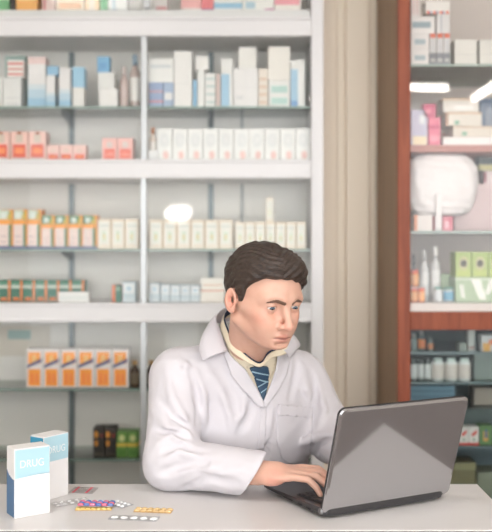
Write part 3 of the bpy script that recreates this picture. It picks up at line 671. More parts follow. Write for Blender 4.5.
# lid (local: hinge at y=.010, z=.020; leans towards -y)
la = math.radians(16.8)
lid_e = bpy.data.objects.new('lid', None)
def lidpt(x, s, t): # s up the lid, t outwards from the outer (back) side is negative t
    return (x, .006 - s * math.sin(la) - t * math.cos(la), .0155 + s * math.cos(la) - t * math.sin(la))
shell = mat((182, 180, 182), .10, metal=.85, coat=.3, name='glossy_grey_lid')
mb = MB()
R0 = rrect(0, LW, -.004, LH, .014)
def lr(ins, t): return [lidpt(x, s, t) for (x, s) in rrect(ins, LW - ins, -.004 + ins, LH - ins, .014)]
loft(mb, [lr(.0005, -.0025), lr(0, -.001), lr(0, .0012), lr(.0016, .0032), lr(.006, .0042)], shell, False)
lid = mb.build('lid', lap); lid['label'] = 'glossy silver-grey lid'
mb = MB(); loft(mb, [lr(.0005, -.0075), lr(.0, -.0065), lr(.0, -.0027)], blk2); 
mb.build('bezel', lid)
mb = MB(); mb.add([lidpt(.014, .022, -.0078), lidpt(LW - .014, .022, -.0078), lidpt(LW - .014, LH - .014, -.0078), lidpt(.014, LH - .014, -.0078)], [(0, 1, 2, 3)], mat((26, 30, 38), .12)); mb.build('screen', lid)
# ------------------------------------------------------------------ implicit surfaces for the man
def V(*a): return np.array(a, dtype=np.float64)
def unit(a): a = np.asarray(a, float); return a / np.linalg.norm(a)
def sph(P, c, r): return np.linalg.norm(P - c, axis=-1) - r
def ell(P, c, r, A=None):
    q = P - c
    if A is not None: q = q @ A.T
    r = np.asarray(r, float); k0 = np.linalg.norm(q / r, axis=-1); k1 = np.linalg.norm(q / (r * r), axis=-1)
    return k0 * (k0 - 1) / np.maximum(k1, 1e-9)
def cap(P, a, b, ra, rb=None):
    rb = ra if rb is None else rb
    a = np.asarray(a, float); b = np.asarray(b, float); ab = b - a
    h = np.clip(((P - a) @ ab) / (ab @ ab), 0, 1)
    return np.linalg.norm(P - a - h[..., None] * ab, axis=-1) - (ra + (rb - ra) * h)
def smin(a, b, k): h = np.clip(.5 + .5 * (b - a) / k, 0, 1); return b + (a - b) * h - k * h * (1 - h)
def smax(a, b, k): return -smin(-a, -b, k)
def chain(P, pts, rs, k=.004):
    d = None
    for i in range(len(pts) - 1):
        e = cap(P, pts[i], pts[i + 1], rs[i], rs[i + 1]); d = e if d is None else np.minimum(d, e)
    return d

def sdf_mesh(fn, lo, hi, h, blk=16):
    lo = np.array(lo, float); n = np.ceil((np.array(hi) - lo) / h).astype(int) + 1
    Fv = np.full(n, 1.0, dtype=np.float32)
    for i in range(0, n[0], blk):
        for j in range(0, n[1], blk):
            for k in range(0, n[2], blk):
                e = np.minimum([i + blk, j + blk, k + blk], n)
                c = lo + h * (np.array([i, j, k]) + e - 1) / 2
                R = h * np.linalg.norm(e - np.array([i, j, k])) / 2
                dc = float(fn(c[None, :])[0])
                if abs(dc) > R * 1.5 + .012: Fv[i:e[0], j:e[1], k:e[2]] = dc; continue
                g = np.stack(np.meshgrid(*[lo[a] + h * np.arange((i, j, k)[a], e[a]) for a in range(3)], indexing='ij'), -1)
                Fv[i:e[0], j:e[1], k:e[2]] = fn(g.reshape(-1, 3)).reshape(g.shape[:3])
    ins = Fv < 0
    cnt = np.zeros(n - 1, dtype=np.int8)
    for a in (0, 1):
        for b in (0, 1):
            for c in (0, 1): cnt += ins[a:n[0] - 1 + a, b:n[1] - 1 + b, c:n[2] - 1 + c]
    act = np.argwhere((cnt > 0) & (cnt < 8))
    idx = -np.ones(n - 1, dtype=np.int64); idx[act[:, 0], act[:, 1], act[:, 2]] = np.arange(len(act))
    s = np.zeros((len(act), 3)); w = np.zeros(len(act))
    cs = [(a, b, c) for a in (0, 1) for b in (0, 1) for c in (0, 1)]
    for p in cs:
        for ax in range(3):
            if p[ax]: continue
            q = list(p); q[ax] = 1
            f0 = Fv[act[:, 0] + p[0], act[:, 1] + p[1], act[:, 2] + p[2]]; f1 = Fv[act[:, 0] + q[0], act[:, 1] + q[1], act[:, 2] + q[2]]
            m = (f0 < 0) != (f1 < 0); t = np.where(m, f0 / np.where(m, f0 - f1, 1), 0)
            pt = np.tile(np.array(p, float), (len(act), 1)); pt[:, ax] += t
            s[m] += pt[m]; w[m] += 1
    verts = lo + h * (act + s / w[:, None])
    faces = []
    for ax in range(3):
        sl0 = [slice(1, n[a] - 1) for a in range(3)]; sl1 = list(sl0)
        sl0[ax] = slice(0, n[ax] - 1); sl1[ax] = slice(1, n[ax])
        A = ins[tuple(sl0)]; B = ins[tuple(sl1)]; E = np.argwhere(A != B)
        off = np.array([1, 1, 1]); off[ax] = 0; E = E + off
        u, v = [(1, 2), (2, 0), (0, 1)][ax]
        def at(du, dv):
            q = E.copy(); q[:, u] += du; q[:, v] += dv; return idx[q[:, 0], q[:, 1], q[:, 2]]
        quad = np.stack([at(-1, -1), at(0, -1), at(0, 0), at(-1, 0)], 1)
        fl = ~ins[E[:, 0], E[:, 1], E[:, 2]]; quad[fl] = quad[fl][:, ::-1]
        faces.append(quad)
    faces = np.concatenate(faces); faces = faces[(faces >= 0).all(1)]
    return verts, faces
def mesh_obj(name, parts, mt, parent, colour=None):
    vs = []; fs = []; o = 0
    for (v, f) in parts: vs.append(v); fs.append(f + o); o += len(v)
    vs = np.concatenate(vs); fs = np.concatenate(fs)
    me = bpy.data.meshes.new(name); me.vertices.add(len(vs)); me.vertices.foreach_set('co', vs.ravel())
    me.loops.add(len(fs) * 4); me.loops.foreach_set('vertex_index', fs.ravel().astype(np.int32))
    me.polygons.add(len(fs)); me.polygons.foreach_set('loop_start', np.arange(len(fs), dtype=np.int32) * 4)
    me.polygons.foreach_set('loop_total', np.full(len(fs), 4, dtype=np.int32))
    me.update(calc_edges=True); me.validate(); me.polygons.foreach_set('use_smooth', [True] * len(me.polygons))
    if colour is not None:
        at = me.color_attributes.new('tint', 'FLOAT_COLOR', 'POINT'); at.data.foreach_set('color', colour(vs).astype(np.float32).ravel())
    me.materials.append(mt)
    ob = bpy.data.objects.new(name, me); COL.objects.link(ob); ob.parent = parent
    return ob

# ---- head frame
HO = V(.0375, 2.095, 1.243); HS = 1.035
psi, pit, rol = math.radians(35), math.radians(14), math.radians(-1)
f0 = V(math.sin(psi), -math.cos(psi), 0); l0 = V(math.cos(psi), math.sin(psi), 0); u0 = V(0, 0, 1)
hf = f0 * math.cos(pit) - u0 * math.sin(pit); hu = u0 * math.cos(pit) + f0 * math.sin(pit)
hl = l0 * math.cos(rol) + hu * math.sin(rol); hu = np.cross(hf, hl) if np.cross(hf, hl)[2] > 0 else np.cross(hl, hf)
HM = np.stack([hf, hl, hu])          # rows: forward, left, up
def H(f, l, u): return HO + HS * (hf * f + hl * l + hu * u)
def to_head(P):
    q = (P - HO) @ HM.T / HS; q[..., 2] = np.where(q[..., 2] < 0, q[..., 2] * 1.115, q[..., 2]); return q
def both(fn, p):                      # mirrored left/right evaluation
    q = p.copy(); q[..., 1] = np.abs(q[..., 1]); return fn(q)
EC = V(.0725, .0315, .008); ER = .0122
def head_sdf(p):                      # p in head frame (forward, left, up), metres
    q = p.copy(); q[..., 1] = np.abs(q[..., 1])
    d = ell(p, V(-.012, 0, .040), (.094, .0745, .080))
    d = smin(d, ell(p, V(.034, 0, .012), (.058, .0580, .080)), .03)
    d = smin(d, ell(p, V(.030, 0, -.050), (.052, .049, .050)), .03)
    d = smin(d, cap(q, V(-.004, .054, -.046), V(.064, .021, -.082), .0175, .016), .025)    # jaw line
    d = smin(d, ell(p, V(.082, 0, -.083), (.0160, .023, .0150)), .018)                     # chin
    d = smin(d, cap(q, V(.060, .038, -.018), V(.022, .056, -.006), .016, .013), .025)       # cheekbone
    d = smin(d, ell(q, V(.066, .026, -.045), (.021, .022, .026)), .02)                     # cheek/muzzle
    d = smin(d, ell(p, V(.075, 0, -.062), (.017, .024, .022)), .016)
    d = smin(d, cap(q, V(.070, .043, .024), V(.084, .012, .025), .010, .010), .016)        # brow
    d = smax(d, -sph(q, V(.098, .0325, .006), .0205), .012)                                # sockets
    d = smax(d, -ell(q, V(.088, .020, .0), (.010, .009, .016)), .01)
    # nose
    d = smin(d, cap(p, V(.083, 0, .020), V(.109, 0, -.028), .0065, .0090), .010)
    d = smin(d, ell(p, V(.1085, 0, -.0315), (.0105, .0098, .0088)), .006)
    d = smin(d, ell(q, V(.0955, .0125, -.035), (.0110, .0062, .0075)), .006)
    d = smax(d, -ell(q, V(.1005, .0068, -.0425), (.0050, .0034, .0036)), .003)
    # lips
    q2 = q.copy()
    up = chain(q, [V(.0945, 0, -.0595), V(.0925, .009, -.0585), V(.0805, .0255, -.0655)], [.0052, .0054, .0022])
    lo_ = chain(q, [V(.0930, 0, -.0710), V(.0900, .011, -.0700), V(.0805, .0235, -.0665)], [.0058, .0054, .0022])
    d = smin(d, up, .006); d = smin(d, lo_, .006)
    slit = chain(q, [V(.1015, 0, -.0648), V(.0965, .012, -.0644), V(.0845, .0265, -.0668)], [.0016, .0016, .0014])
    d = smax(d, -slit, .003)
    d = smax(d, -ell(p, V(.0960, 0, -.0815), (.007, .018, .0045)), .008)
    d = smax(d, -ell(p, V(.1010, 0, -.0515), (.005, .0035, .007)), .005)
    # eyelids: shell round each eyeball with an almond slit
    e = q - EC; r = np.linalg.norm(e, axis=-1); lid = np.abs(r - (ER + .0011)) - .0013
    lat = e[..., 1]; z = e[..., 2] / ER; arc = np.clip(1 - (lat / .0135) ** 2, 0, 1)
    op = np.minimum(z + .30 * arc - .02, .22 * arc - z) * ER
    lid = smax(lid, op, .001); lid = np.maximum(lid, -(e[..., 0] + .004))
    body = smax(d, -(r - ER - .0002), .001)
    d = smin(body, lid, .0035)
    # ears
    a = V(.000, .0750, -.001); t = q - a
    c1, s1 = math.cos(.42), -math.sin(.42)
    ex = t[..., 0] * c1 + t[..., 1] * s1; ey = -t[..., 0] * s1 + t[..., 1] * c1; ez = t[..., 2] + .12 * t[..., 0]
    E = np.stack([ex + .004, ey, ez], -1)
    ear = ell(E, V(-.005, .004, .001), (.0150, .0060, .0275))
    ear = smin(ear, ell(E, V(.002, .003, -.021), (.008, .005, .010)), .008)
    ear = smax(ear, -ell(E, V(-.003, .0105, .002), (.0095, .0075, .019)), .003)
    ear = smin(ear, cap(E, V(.008, .004, .004), V(.006, .004, -.010), .0035), .004)
    d = smin(d, ear, .005); d = smax(d, -ell(E, V(-.002, .0095, .000), (.0080, .0110, .0150)), .002)
    return d * HS

# ---- torso frame
bps = math.radians(22); bf = V(math.sin(bps), -math.cos(bps), 0); bl = V(math.cos(bps), math.sin(bps), 0)
NB = V(.012, 2.225, 1.10)
SHR, SHL = V(-.167, 2.215, 1.046), V(.139, 2.335, 1.022)
ELR, WRR = V(-.176, 2.110, .862), V(.026, 2.028, .857)
ELL, WRL = V(.219, 2.285, .885), V(.262, 2.100, .868)
CH, BE, PE = V(.000, 2.292, .93), V(-.005, 2.345, .74), V(-.01, 2.375, .60)
HIPR, HIPL = PE + bl * -.09, PE + bl * .09
KNR, KNL = V(-.06, 1.985, .60), V(.14, 2.00, .60)
ANR, ANL = V(-.07, 2.06, .09), V(.16, 2.07, .09)
Ab = np.stack([bl, bf, V(0, 0, 1)])
def hand_sdf(P, wr, g, s, side):
    """wr wrist, g finger direction, s thumb direction; curled over keys"""
    g = unit(g); s = unit(s - g * (s @ g)); n = np.cross(s, g) if side == 'R' else np.cross(g, s)
    if n[2] < 0: n = -n
    L = lambda a, b, c: wr + g * a + s * b + n * c
    A = np.stack([g, s, n])
    d = ell(P, L(.045, .000, .002), (.050, .040, .0150), A)
    d = smin(d, ell(P, L(.022, -.020, -.008), (.026, .015, .014), A), .012)
    d = smin(d, ell(P, L(.026, .022, -.008), (.028, .015, .014), A), .012)
    d = smin(d, cap(P, L(-.03, 0, 0), L(.03, 0, .002), .0275, .0235), .015)
    for (b, ln, r, a0) in ((-.031, .80, .0078, .078), (-.0105, .95, .0088, .086), (.0105, 1.0, .0092, .088), (.031, .93, .0090, .083)):
        k = [L(a0 - .03, b * .9, .002), L(a0, b, .005), L(a0 + .040 * ln, b * 1.12, .004), L(a0 + .062 * ln, b * 1.16, -.012), L(a0 + .073 * ln, b * 1.16, -.028)]
        f = chain(P, k, [r, r * 1.08, r, r * .92, r * .80]); d = smin(d, f, .005)
    k = [L(.015, .025, -.006), L(.045, .047, -.014), L(.072, .054, -.020), L(.092, .052, -.028)]
    d = smin(d, chain(P, k, [.013, .0115, .0098, .0082]), .008)
    return d
HRg = V(.94, -.24, -.01); HLg = V(-.25, -.95, -.08)
def body_sdf(P):
    h = head_sdf(to_head(P))
    neck = cap(P, H(-.022, 0, -.035), NB + V(.0, .01, -.01), .0555, .060)
    d = smin(h, neck, .022)
    if (P[..., 2].min() < 1.15):
        t = ell(P, CH, (.13, .08, .18), Ab)
        t = smin(t, cap(P, SHR, SHL, .036), .03); t = smin(t, ell(P, BE, (.12, .08, .18), Ab), .03)
        t = smin(t, ell(P, PE, (.13, .10, .09), Ab), .03)
        d = smin(d, t, .03)
        for (s, e, w) in ((SHR, ELR, WRR), (SHL, ELL, WRL)):
            d = smin(d, cap(P, s, e, .038, .033), .02); d = smin(d, cap(P, e, w, .033, .0255), .01)
        d = smin(d, hand_sdf(P, WRR + V(.012, -.004, .003), HRg, V(.3, 1, .1), 'R'), .008)
        d = smin(d, hand_sdf(P, WRL, HLg, V(-1, .2, 0), 'L'), .008)
        if P[..., 2].min() < .8:
            for (hp, kn, an) in ((HIPR, KNR, ANR), (HIPL, KNL, ANL)):
                d = smin(d, cap(P, hp, kn, .075, .05), .03); d = smin(d, cap(P, kn, an, .05, .034), .01)
                d = smin(d, cap(P, an + V(0, .02, -.03), an + V(.0, -.13, -.055), .033, .026), .02)
    return d
skin_c = lin((214, 170, 150))
def skin_col(vs):
    p = to_head(vs); q = p.copy(); q[:, 1] = np.abs(q[:, 1])
    c = np.tile(np.array(skin_c + (1,)), (len(vs), 1))
    def mixin(w, rgb): 
        nonlocal c
        w = np.clip(w, 0, 1)[:, None]; c = c * (1 - w) + np.array(lin(rgb) + (1,)) * w
    g = lambda ctr, r: np.exp(-np.sum(((q - ctr) / r) ** 2, 1))
    mixin(.55 * g(V(.06, .045, -.022), V(.03, .022, .022)), (222, 146, 126))    # cheeks
    mixin(.5 * g(V(.105, 0, -.032), V(.02, .014, .012)), (220, 142, 124))      # nose tip
    mixin(.6 * g(V(-.012, .080, -.004), V(.02, .012, .034)), (222, 140, 120))   # ears
    mixin(.35 * g(V(.06, .02, -.085), V(.05, .05, .028)), (196, 150, 132))      # shaved beard area
    mixin(.5 * g(V(.045, .045, -.07), V(.045, .03, .03)) , (204, 156, 138))
    lips = np.minimum(chain(q, [V(.0955, 0, -.0600), V(.0935, .009, -.0590), V(.0825, .0240, -.0655)], [.0042, .0042, .002]),
                      chain(q, [V(.0950, 0, -.0708), V(.0920, .011, -.0698), V(.0825, .0225, -.0665)], [.0050, .0044, .002]))
    mixin(.6 * np.clip(1 - lips / .0025, 0, 1), (206, 134, 122))
    slit = chain(q, [V(.0985, 0, -.0648), V(.0945, .012, -.0644), V(.0840, .0265, -.0668)], [.0016, .0015, .0012])
    mixin(.8 * np.clip(1 - slit / .0018, 0, 1), (120, 62, 56))
    e = q - EC; r = np.linalg.norm(e, axis=1); z = e[:, 2] / ER; arc = np.clip(1 - (e[:, 1] / .0135) ** 2, 0, 1)
    mixin(.75 * np.clip(1 - np.abs(z - .24 * arc) / .16, 0, 1) * (r < ER + .0035) * (np.abs(e[:, 1]) < .0135) * (e[:, 0] > 0), (92, 60, 50))  # lashes
    kn = np.linalg.norm(vs - (WRR + unit(HRg) * .04 + V(0, -.03, -.01)), axis=1)
    mixin(.45 * np.exp(-(kn / .025) ** 2), (220, 138, 124))
    return c
def skin_mat():
    m = bpy.data.materials.new('skin'); m.use_nodes = True; nt = m.node_tree; b = nt.nodes['Principled BSDF']
    a = nt.nodes.new('ShaderNodeAttribute'); a.attribute_name = 'tint'
    tc = nt.nodes.new('ShaderNodeTexCoord'); n = nt.nodes.new('ShaderNodeTexNoise'); n.inputs['Scale'].default_value = 55; n.inputs['Detail'].default_value = 3
    mx = nt.nodes.new('ShaderNodeMix'); mx.data_type = 'RGBA'; mx.blend_type = 'MULTIPLY'; mx.inputs['Factor'].default_value = .25
    rp = nt.nodes.new('ShaderNodeValToRGB'); rp.color_ramp.elements[0].color = (.85, .72, .68, 1); rp.color_ramp.elements[1].color = (1, 1, 1, 1)
    rp.color_ramp.elements[0].position = .3; rp.color_ramp.elements[1].position = .6
    nt.links.new(tc.outputs['Object'], n.inputs['Vector']); nt.links.new(n.outputs['Fac'], rp.inputs[0])
    nt.links.new(a.outputs['Color'], mx.inputs['A']); nt.links.new(rp.outputs[0], mx.inputs['B']); nt.links.new(mx.outputs['Result'], b.inputs['Base Color'])
    b.inputs['Roughness'].default_value = .5; b.inputs['Subsurface Weight'].default_value = .12
    b.inputs['Subsurface Radius'].default_value = (1, .4, .25); b.inputs['Subsurface Scale'].default_value = .006
    return m

man = thing('person', 'dark-haired man in a white coat and striped tie leaning on the counter, typing', 'person', (0, 0, 0))
pa = sdf_mesh(body_sdf, (-.26, 1.84, .76), (.32, 2.46, 1.40), .0026)
pb = sdf_mesh(body_sdf, (-.26, 1.80, -.0), (.32, 2.52, .79), .008)
body = mesh_obj('body', [pa, pb], skin_mat(), man, skin_col)

# eyes
for sd in (1, -1):
    c = EC * V(1, sd, 1); look = unit(V(1, -.10, -.38))
    m = mat((222, 214, 210), .15, name='eye_white'); iris = mat((84, 98, 112), .1); pup = mat((16, 14, 16), .1)
    vs = []; fs = []; mi = []
    a1 = unit(np.cross(look, V(0, 0, 1))); a2 = np.cross(a1, look); rg = 14; sg = 24
    mb = MB(); K = [mb.m(pup), mb.m(iris), mb.m(m)]
    for i in range(rg + 1):
        t = PI * i / rg * .999 + .0005
        t = PI * (i / rg) ** 1.3
        for k in range(sg):
            a = 2 * PI * k / sg; q = c + ER * (look * math.cos(t) + (a1 * math.cos(a) + a2 * math.sin(a)) * math.sin(t)); mb.v.append(tuple(H(*q)))
    for i in range(rg):
        t = PI * ((i + .5) / rg) ** 1.3
        for k in range(sg):
            k2 = (k + 1) % sg; mb.f.append([i * sg + k, i * sg + k2, (i + 1) * sg + k2, (i + 1) * sg + k]); mb.mi.append(K[0] if t < .2 else K[1] if t < .52 else K[2]); mb.sm.append(True)
    mb.build('eye', man)
# eyebrows
hairm = None
def hair_mat():
    m = bpy.data.materials.new('dark_brown_hair'); m.use_nodes = True; nt = m.node_tree; b = nt.nodes['Principled BSDF']
    tc = nt.nodes.new('ShaderNodeTexCoord'); mp = nt.nodes.new('ShaderNodeMapping')
    mp.inputs['Rotation'].default_value = (.5, .2, -.6); mp.inputs['Scale'].default_value = (60, 420, 300)
    n = nt.nodes.new('ShaderNodeTexNoise'); n.inputs['Scale'].default_value = 1; n.inputs['Detail'].default_value = 5; n.inputs['Distortion'].default_value = 1.2
    r = nt.nodes.new('ShaderNodeValToRGB'); r.color_ramp.elements[0].position = .35; r.color_ramp.elements[1].position = .72
    r.color_ramp.elements[0].color = lin((34, 27, 24)) + (1,); r.color_ramp.elements[1].color = lin((82, 65, 55)) + (1,)
    nt.links.new(tc.outputs['Object'], mp.inputs[0]); nt.links.new(mp.outputs[0], n.inputs['Vector']); nt.links.new(n.outputs['Fac'], r.inputs[0]); nt.links.new(r.outputs[0], b.inputs['Base Color'])
    bp = nt.nodes.new('ShaderNodeBump'); bp.inputs['Strength'].default_value = .8; bp.inputs['Distance'].default_value = .003
    nt.links.new(n.outputs['Fac'], bp.inputs['Height']); nt.links.new(bp.outputs['Normal'], b.inputs['Normal']); b.inputs['Roughness'].default_value = .42
    return m
hairm = hair_mat()
def noise3(p, s):
    return (np.sin(p[..., 0] * s + 1.3 * np.sin(p[..., 1] * s * .7)) * np.sin(p[..., 1] * s * 1.1 + 1.7 * np.sin(p[..., 2] * s * .6)) * np.sin(p[..., 2] * s * .9 + 1.1 * np.sin(p[..., 0] * s * .8)))
def hair_sdf(P):
    p = to_head(P); q = p.copy(); q[..., 1] = np.abs(q[..., 1])
    d = ell(p, V(-.010, 0, .044), (.1010, .0810, .088))
    d = smin(d, ell(p, V(.050, -.004, .092), (.043, .054, .030)), .02)
    d = smin(d, ell(p, V(.072, .020, .086), (.020, .034, .016)), .012)
    d = smin(d, ell(q, V(.018, .052, .066), (.05, .030, .045)), .02)
    # strands: ridges combed from crown to front and side
    u_ = p[..., 1] + .35 * (p[..., 0]) + .006 * np.sin(p[..., 0] * 60)
    w_ = p[..., 2] * 1.0 - .5 * p[..., 0] - .8 * np.abs(p[..., 1] + .02)
    d = d - .0013 * np.sin(w_ * 330 + 2.5 * np.sin(p[..., 0] * 50 + p[..., 1] * 30)) - .0030 * noise3(p, 60) - .0012 * noise3(p, 150)
    f = p[..., 0]
    b = np.interp(f, [-.105, -.055, -.034, -.028, -.012, .004, .010, .024, .030, .044, .060, .074, .10],
                     [-.055, -.052, -.040, .000, .030, .022, -.014, -.010, .036, .054, .066, .070, .072])
    b = b + .0012 * np.sin(p[..., 1] * 230) * (f > .04) - .018 * np.clip((p[..., 1] - .005) / .05, 0, 1) * (f > .035)
    low = (b - p[..., 2]) * .6
    d = smax(d, low, .006)
    fl = (f - .0) * 1.0
    inner = head_sdf(p) / HS + .004       # keep it a thick shell
    d = np.maximum(d, -inner)
    return d * HS * .9
hv = sdf_mesh(hair_sdf, HO - .16, HO + V(.16, .16, .18), .0024)
mesh_obj('hair', [hv], hairm, man)
def brow_sdf(P):
    p = to_head(P); q = p.copy(); q[..., 1] = np.abs(q[..., 1])
    z0 = V(1, 1, 1) * 1.0; z0 = V(0, 1, 1)
    d = chain(q * z0, [V(0, .0125, .0205), V(0, .028, .0245), V(0, .047, .0195)], [.0038, .0036, .0014])
    d = d + .0009 * np.sin(q[..., 1] * 1500 + q[..., 2] * 800)
    hd = head_sdf(p) / HS
    return np.maximum(np.maximum(np.maximum(d, hd - .0016), -(hd + .003)), .03 - q[..., 0]) * HS
bv, bq = sdf_mesh(brow_sdf, HO - .14, HO + .14, .0016)
side = ((to_head(bv))[:, 1] > 0)
for s_ in (True, False):
    keep = np.where(side == s_)[0]; remap = -np.ones(len(bv), int); remap[keep] = np.arange(len(keep))
    qq = remap[bq]; qq = qq[(qq >= 0).all(1)]
    mesh_obj('eyebrow', [(bv[keep], qq)], mat((112, 86, 72), .7), man)

# ---- lab coat
CUFN = unit(V(.854, -.05, -.52))
def coat_core(P):
    t = ell(P, CH, (.178, .128, .225), Ab)
    t = smin(t, ell(P, BE, (.175, .135, .23), Ab), .05)
    t = smin(t, ell(P, PE, (.19, .15, .12), Ab), .05)
    t = smin(t, cap(P, SHR + V(.02, 0, 0), SHL - V(.02, 0, 0), .062), .05)
    for S in (SHR, SHL): t = smin(t, cap(P, S, NB + V(0, .015, -.005), .058, .052), .04)
    return t
folds_add = []; folds_sub = []
def coat_sleeve(P, S, E, W, kk=.03):
    a = cap(P, S, E, .070, .060); b = cap(P, E, W, .058, .050)
    return smin(a, b, kk)
def coat_base(P):
    t = coat_core(P)
    t = smin(t, coat_sleeve(P, SHR, ELR, WRR), .022)
    t = smin(t, coat_sleeve(P, SHL, ELL, WRL), .022)
    return t
def cast(px, py, fn=None, start=1.7):
    fn = fn or coat_base
    px = np.atleast_1d(np.asarray(px, float)); py = np.atleast_1d(np.asarray(py, float))
    D = np.stack([(px - 246) / F, np.ones_like(px), (HY - py) / F], -1); nr = np.linalg.norm(D, axis=-1); D = D / nr[:, None]
    t = np.full(len(px), start) * nr; O = V(0, 0, CZ)
    for _ in range(90): t = np.minimum(t + fn(O + D * t[:, None]) * .8, 3)
    return O + D * t[:, None]
def normal(P, fn=None):
    fn = fn or coat_base; e = .002
    g = np.stack([fn(P + V(*[e if i == a else 0 for i in range(3)])) - fn(P - V(*[e if i == a else 0 for i in range(3)])) for a in range(3)], -1)
    return g / np.maximum(np.linalg.norm(g, axis=-1), 1e-9)[:, None]
def fold(pxs, r, depth, add=True):
    P = cast([p[0] for p in pxs], [p[1] for p in pxs]); N = normal(P)
    r *= .8; depth *= 2.2
    m = len(P); dd = np.full(m, depth); dd[0] = dd[-1] = 0 if m > 2 else depth
    P = P - N * ((r - dd) if add else -(r - dd))[:, None]
    (folds_add if add else folds_sub).append((P, r))
for pts, r, dp in [
    ([(196, 372), (203, 395), (203, 415), (204, 430)], .012, .0055),      # armhole
    ([(166, 372), (172, 398), (186, 422), (190, 440)], .012, .004),
    ([(152, 412), (168, 428), (190, 438)], .012, .005), ([(158, 442), (172, 436), (190, 444)], .010, .005),
    ([(160, 462), (178, 452), (206, 458)], .012, .005), ([(172, 480), (196, 466), (226, 470)], .012, .004),
    ([(206, 470), (222, 474), (240, 470)], .010, .003), ([(212, 376), (224, 398), (230, 416), (232, 430)], .012, .003),
    ([(246, 396), (242, 412), (234, 430)], .012, .003), ([(302, 366), (306, 390), (316, 402)], .012, .004),
    ([(300, 446), (318, 436), (334, 434)], .011, .005), ([(318, 380), (324, 410), (316, 432)], .013, .005),
    ([(272, 410), (270, 425), (266, 440)], .010, .002), ([(178, 360), (186, 366), (194, 380)], .012, .004)]:
    fold(pts, r, dp, True)
for pts, r, dp in [
    ([(190, 372), (197, 390), (198, 405), (197, 422)], .009, .003),
    ([(160, 400), (172, 416), (190, 430)], .009, .004), ([(154, 430), (170, 432), (186, 438)], .008, .004),
    ([(164, 452), (182, 446), (200, 452)], .008, .004), ([(158, 474), (178, 466), (206, 464)], .009, .004),
    ([(184, 488), (206, 478), (236, 482)], .010, .003), ([(222, 372), (234, 395), (238, 412)], .011, .003),
    ([(306, 458), (318, 446), (336, 438)], .009, .006), ([(312, 372), (316, 395), (310, 425)], .010, .004),
    ([(252, 404), (248, 418), (240, 432)], .010, .003), ([(296, 360), (294, 385), (290, 398)], .011, .003)]:
    fold(pts, r, dp, False)
def coat_skin(P):
    d = coat_base(P)
    near = np.abs(d) < .03
    if near.any():
        q = P[near]; e = d[near]
        for (pts, r) in folds_add: e = smin(e, chain(q, pts, [r * .9] + [r] * (len(pts) - 2) + [r * .9]), .010)
        for (pts, r) in folds_sub: e = smax(e, -chain(q, pts, [r * .9] + [r] * (len(pts) - 2) + [r * .9]), .012)
        e = e - .0016 * noise3(q, 42) - .0008 * noise3(q, 95)
        d = d.copy(); d[near] = e
    return d
NKA = unit(V(.16, -.35, 1.0))
def coat_sdf(P):
    d = coat_skin(P)
    # hollow: cuffs, neck opening, hem
    wr = np.minimum(np.linalg.norm(P - WRR, axis=-1), np.linalg.norm(P - WRL, axis=-1))
    shell = np.where(wr < .075, np.maximum(d, -(d + .0065)), d)
    cR = (P - (WRR + V(-.020, 0, -.020))) @ CUFN
    farR = ((P - ELR) @ unit(WRR - ELR) < .09) | (np.linalg.norm(P - WRR, axis=-1) > .16)
    cR = np.where(farR, -.05, cR); 
    gl = unit(WRL - ELL); cL = (P - (WRL - gl * .012)) @ gl; cL = np.where(np.linalg.norm(P - WRL, axis=-1) > .11, -.05, cL)
    shell = np.maximum(shell, cR); shell = np.maximum(shell, cL)
    neck = cap(P, NB - V(.0, -.01, .03), H(-.02, 0, -.03), .060, .056)
    shell = np.maximum(shell, -neck)
    shell = np.maximum(shell, .56 - P[..., 2])
    shell = np.maximum(shell, np.where(P[..., 1] < CYB + .012, CT + .0012 - P[..., 2], -1))
    return shell
coatm = mat((205, 201, 206), .75, bump=(220, .12, .001), sheen=.2, name='white_cotton')
cv = sdf_mesh(coat_sdf, (-.275, 1.95, .55), (.335, 2.56, 1.22), .003)
def crumple(m):
    nt = m.node_tree; b = nt.nodes['Principled BSDF']; tc = nt.nodes.new('ShaderNodeTexCoord')
    mp = nt.nodes.new('ShaderNodeMapping'); mp.inputs['Rotation'].default_value = (0, .6, .4); mp.inputs['Scale'].default_value = (7, 7, 13)
    n = nt.nodes.new('ShaderNodeTexNoise'); n.inputs['Scale'].default_value = 1; n.inputs['Detail'].default_value = 3; n.inputs['Distortion'].default_value = 1.8
    n.noise_type = 'RIDGED_MULTIFRACTAL'
    bp = nt.nodes.new('ShaderNodeBump'); bp.inputs['Strength'].default_value = .45; bp.inputs['Distance'].default_value = .006
    nt.links.new(tc.outputs['Object'], mp.inputs[0]); nt.links.new(mp.outputs[0], n.inputs['Vector']); nt.links.new(n.outputs['Fac'], bp.inputs['Height'])
    nt.links.new(b.inputs['Normal'].links[0].from_socket, bp.inputs['Normal']); nt.links.new(bp.outputs['Normal'], b.inputs['Normal'])
crumple(coatm)
coat = mesh_obj('lab_coat', [cv], coatm, man)

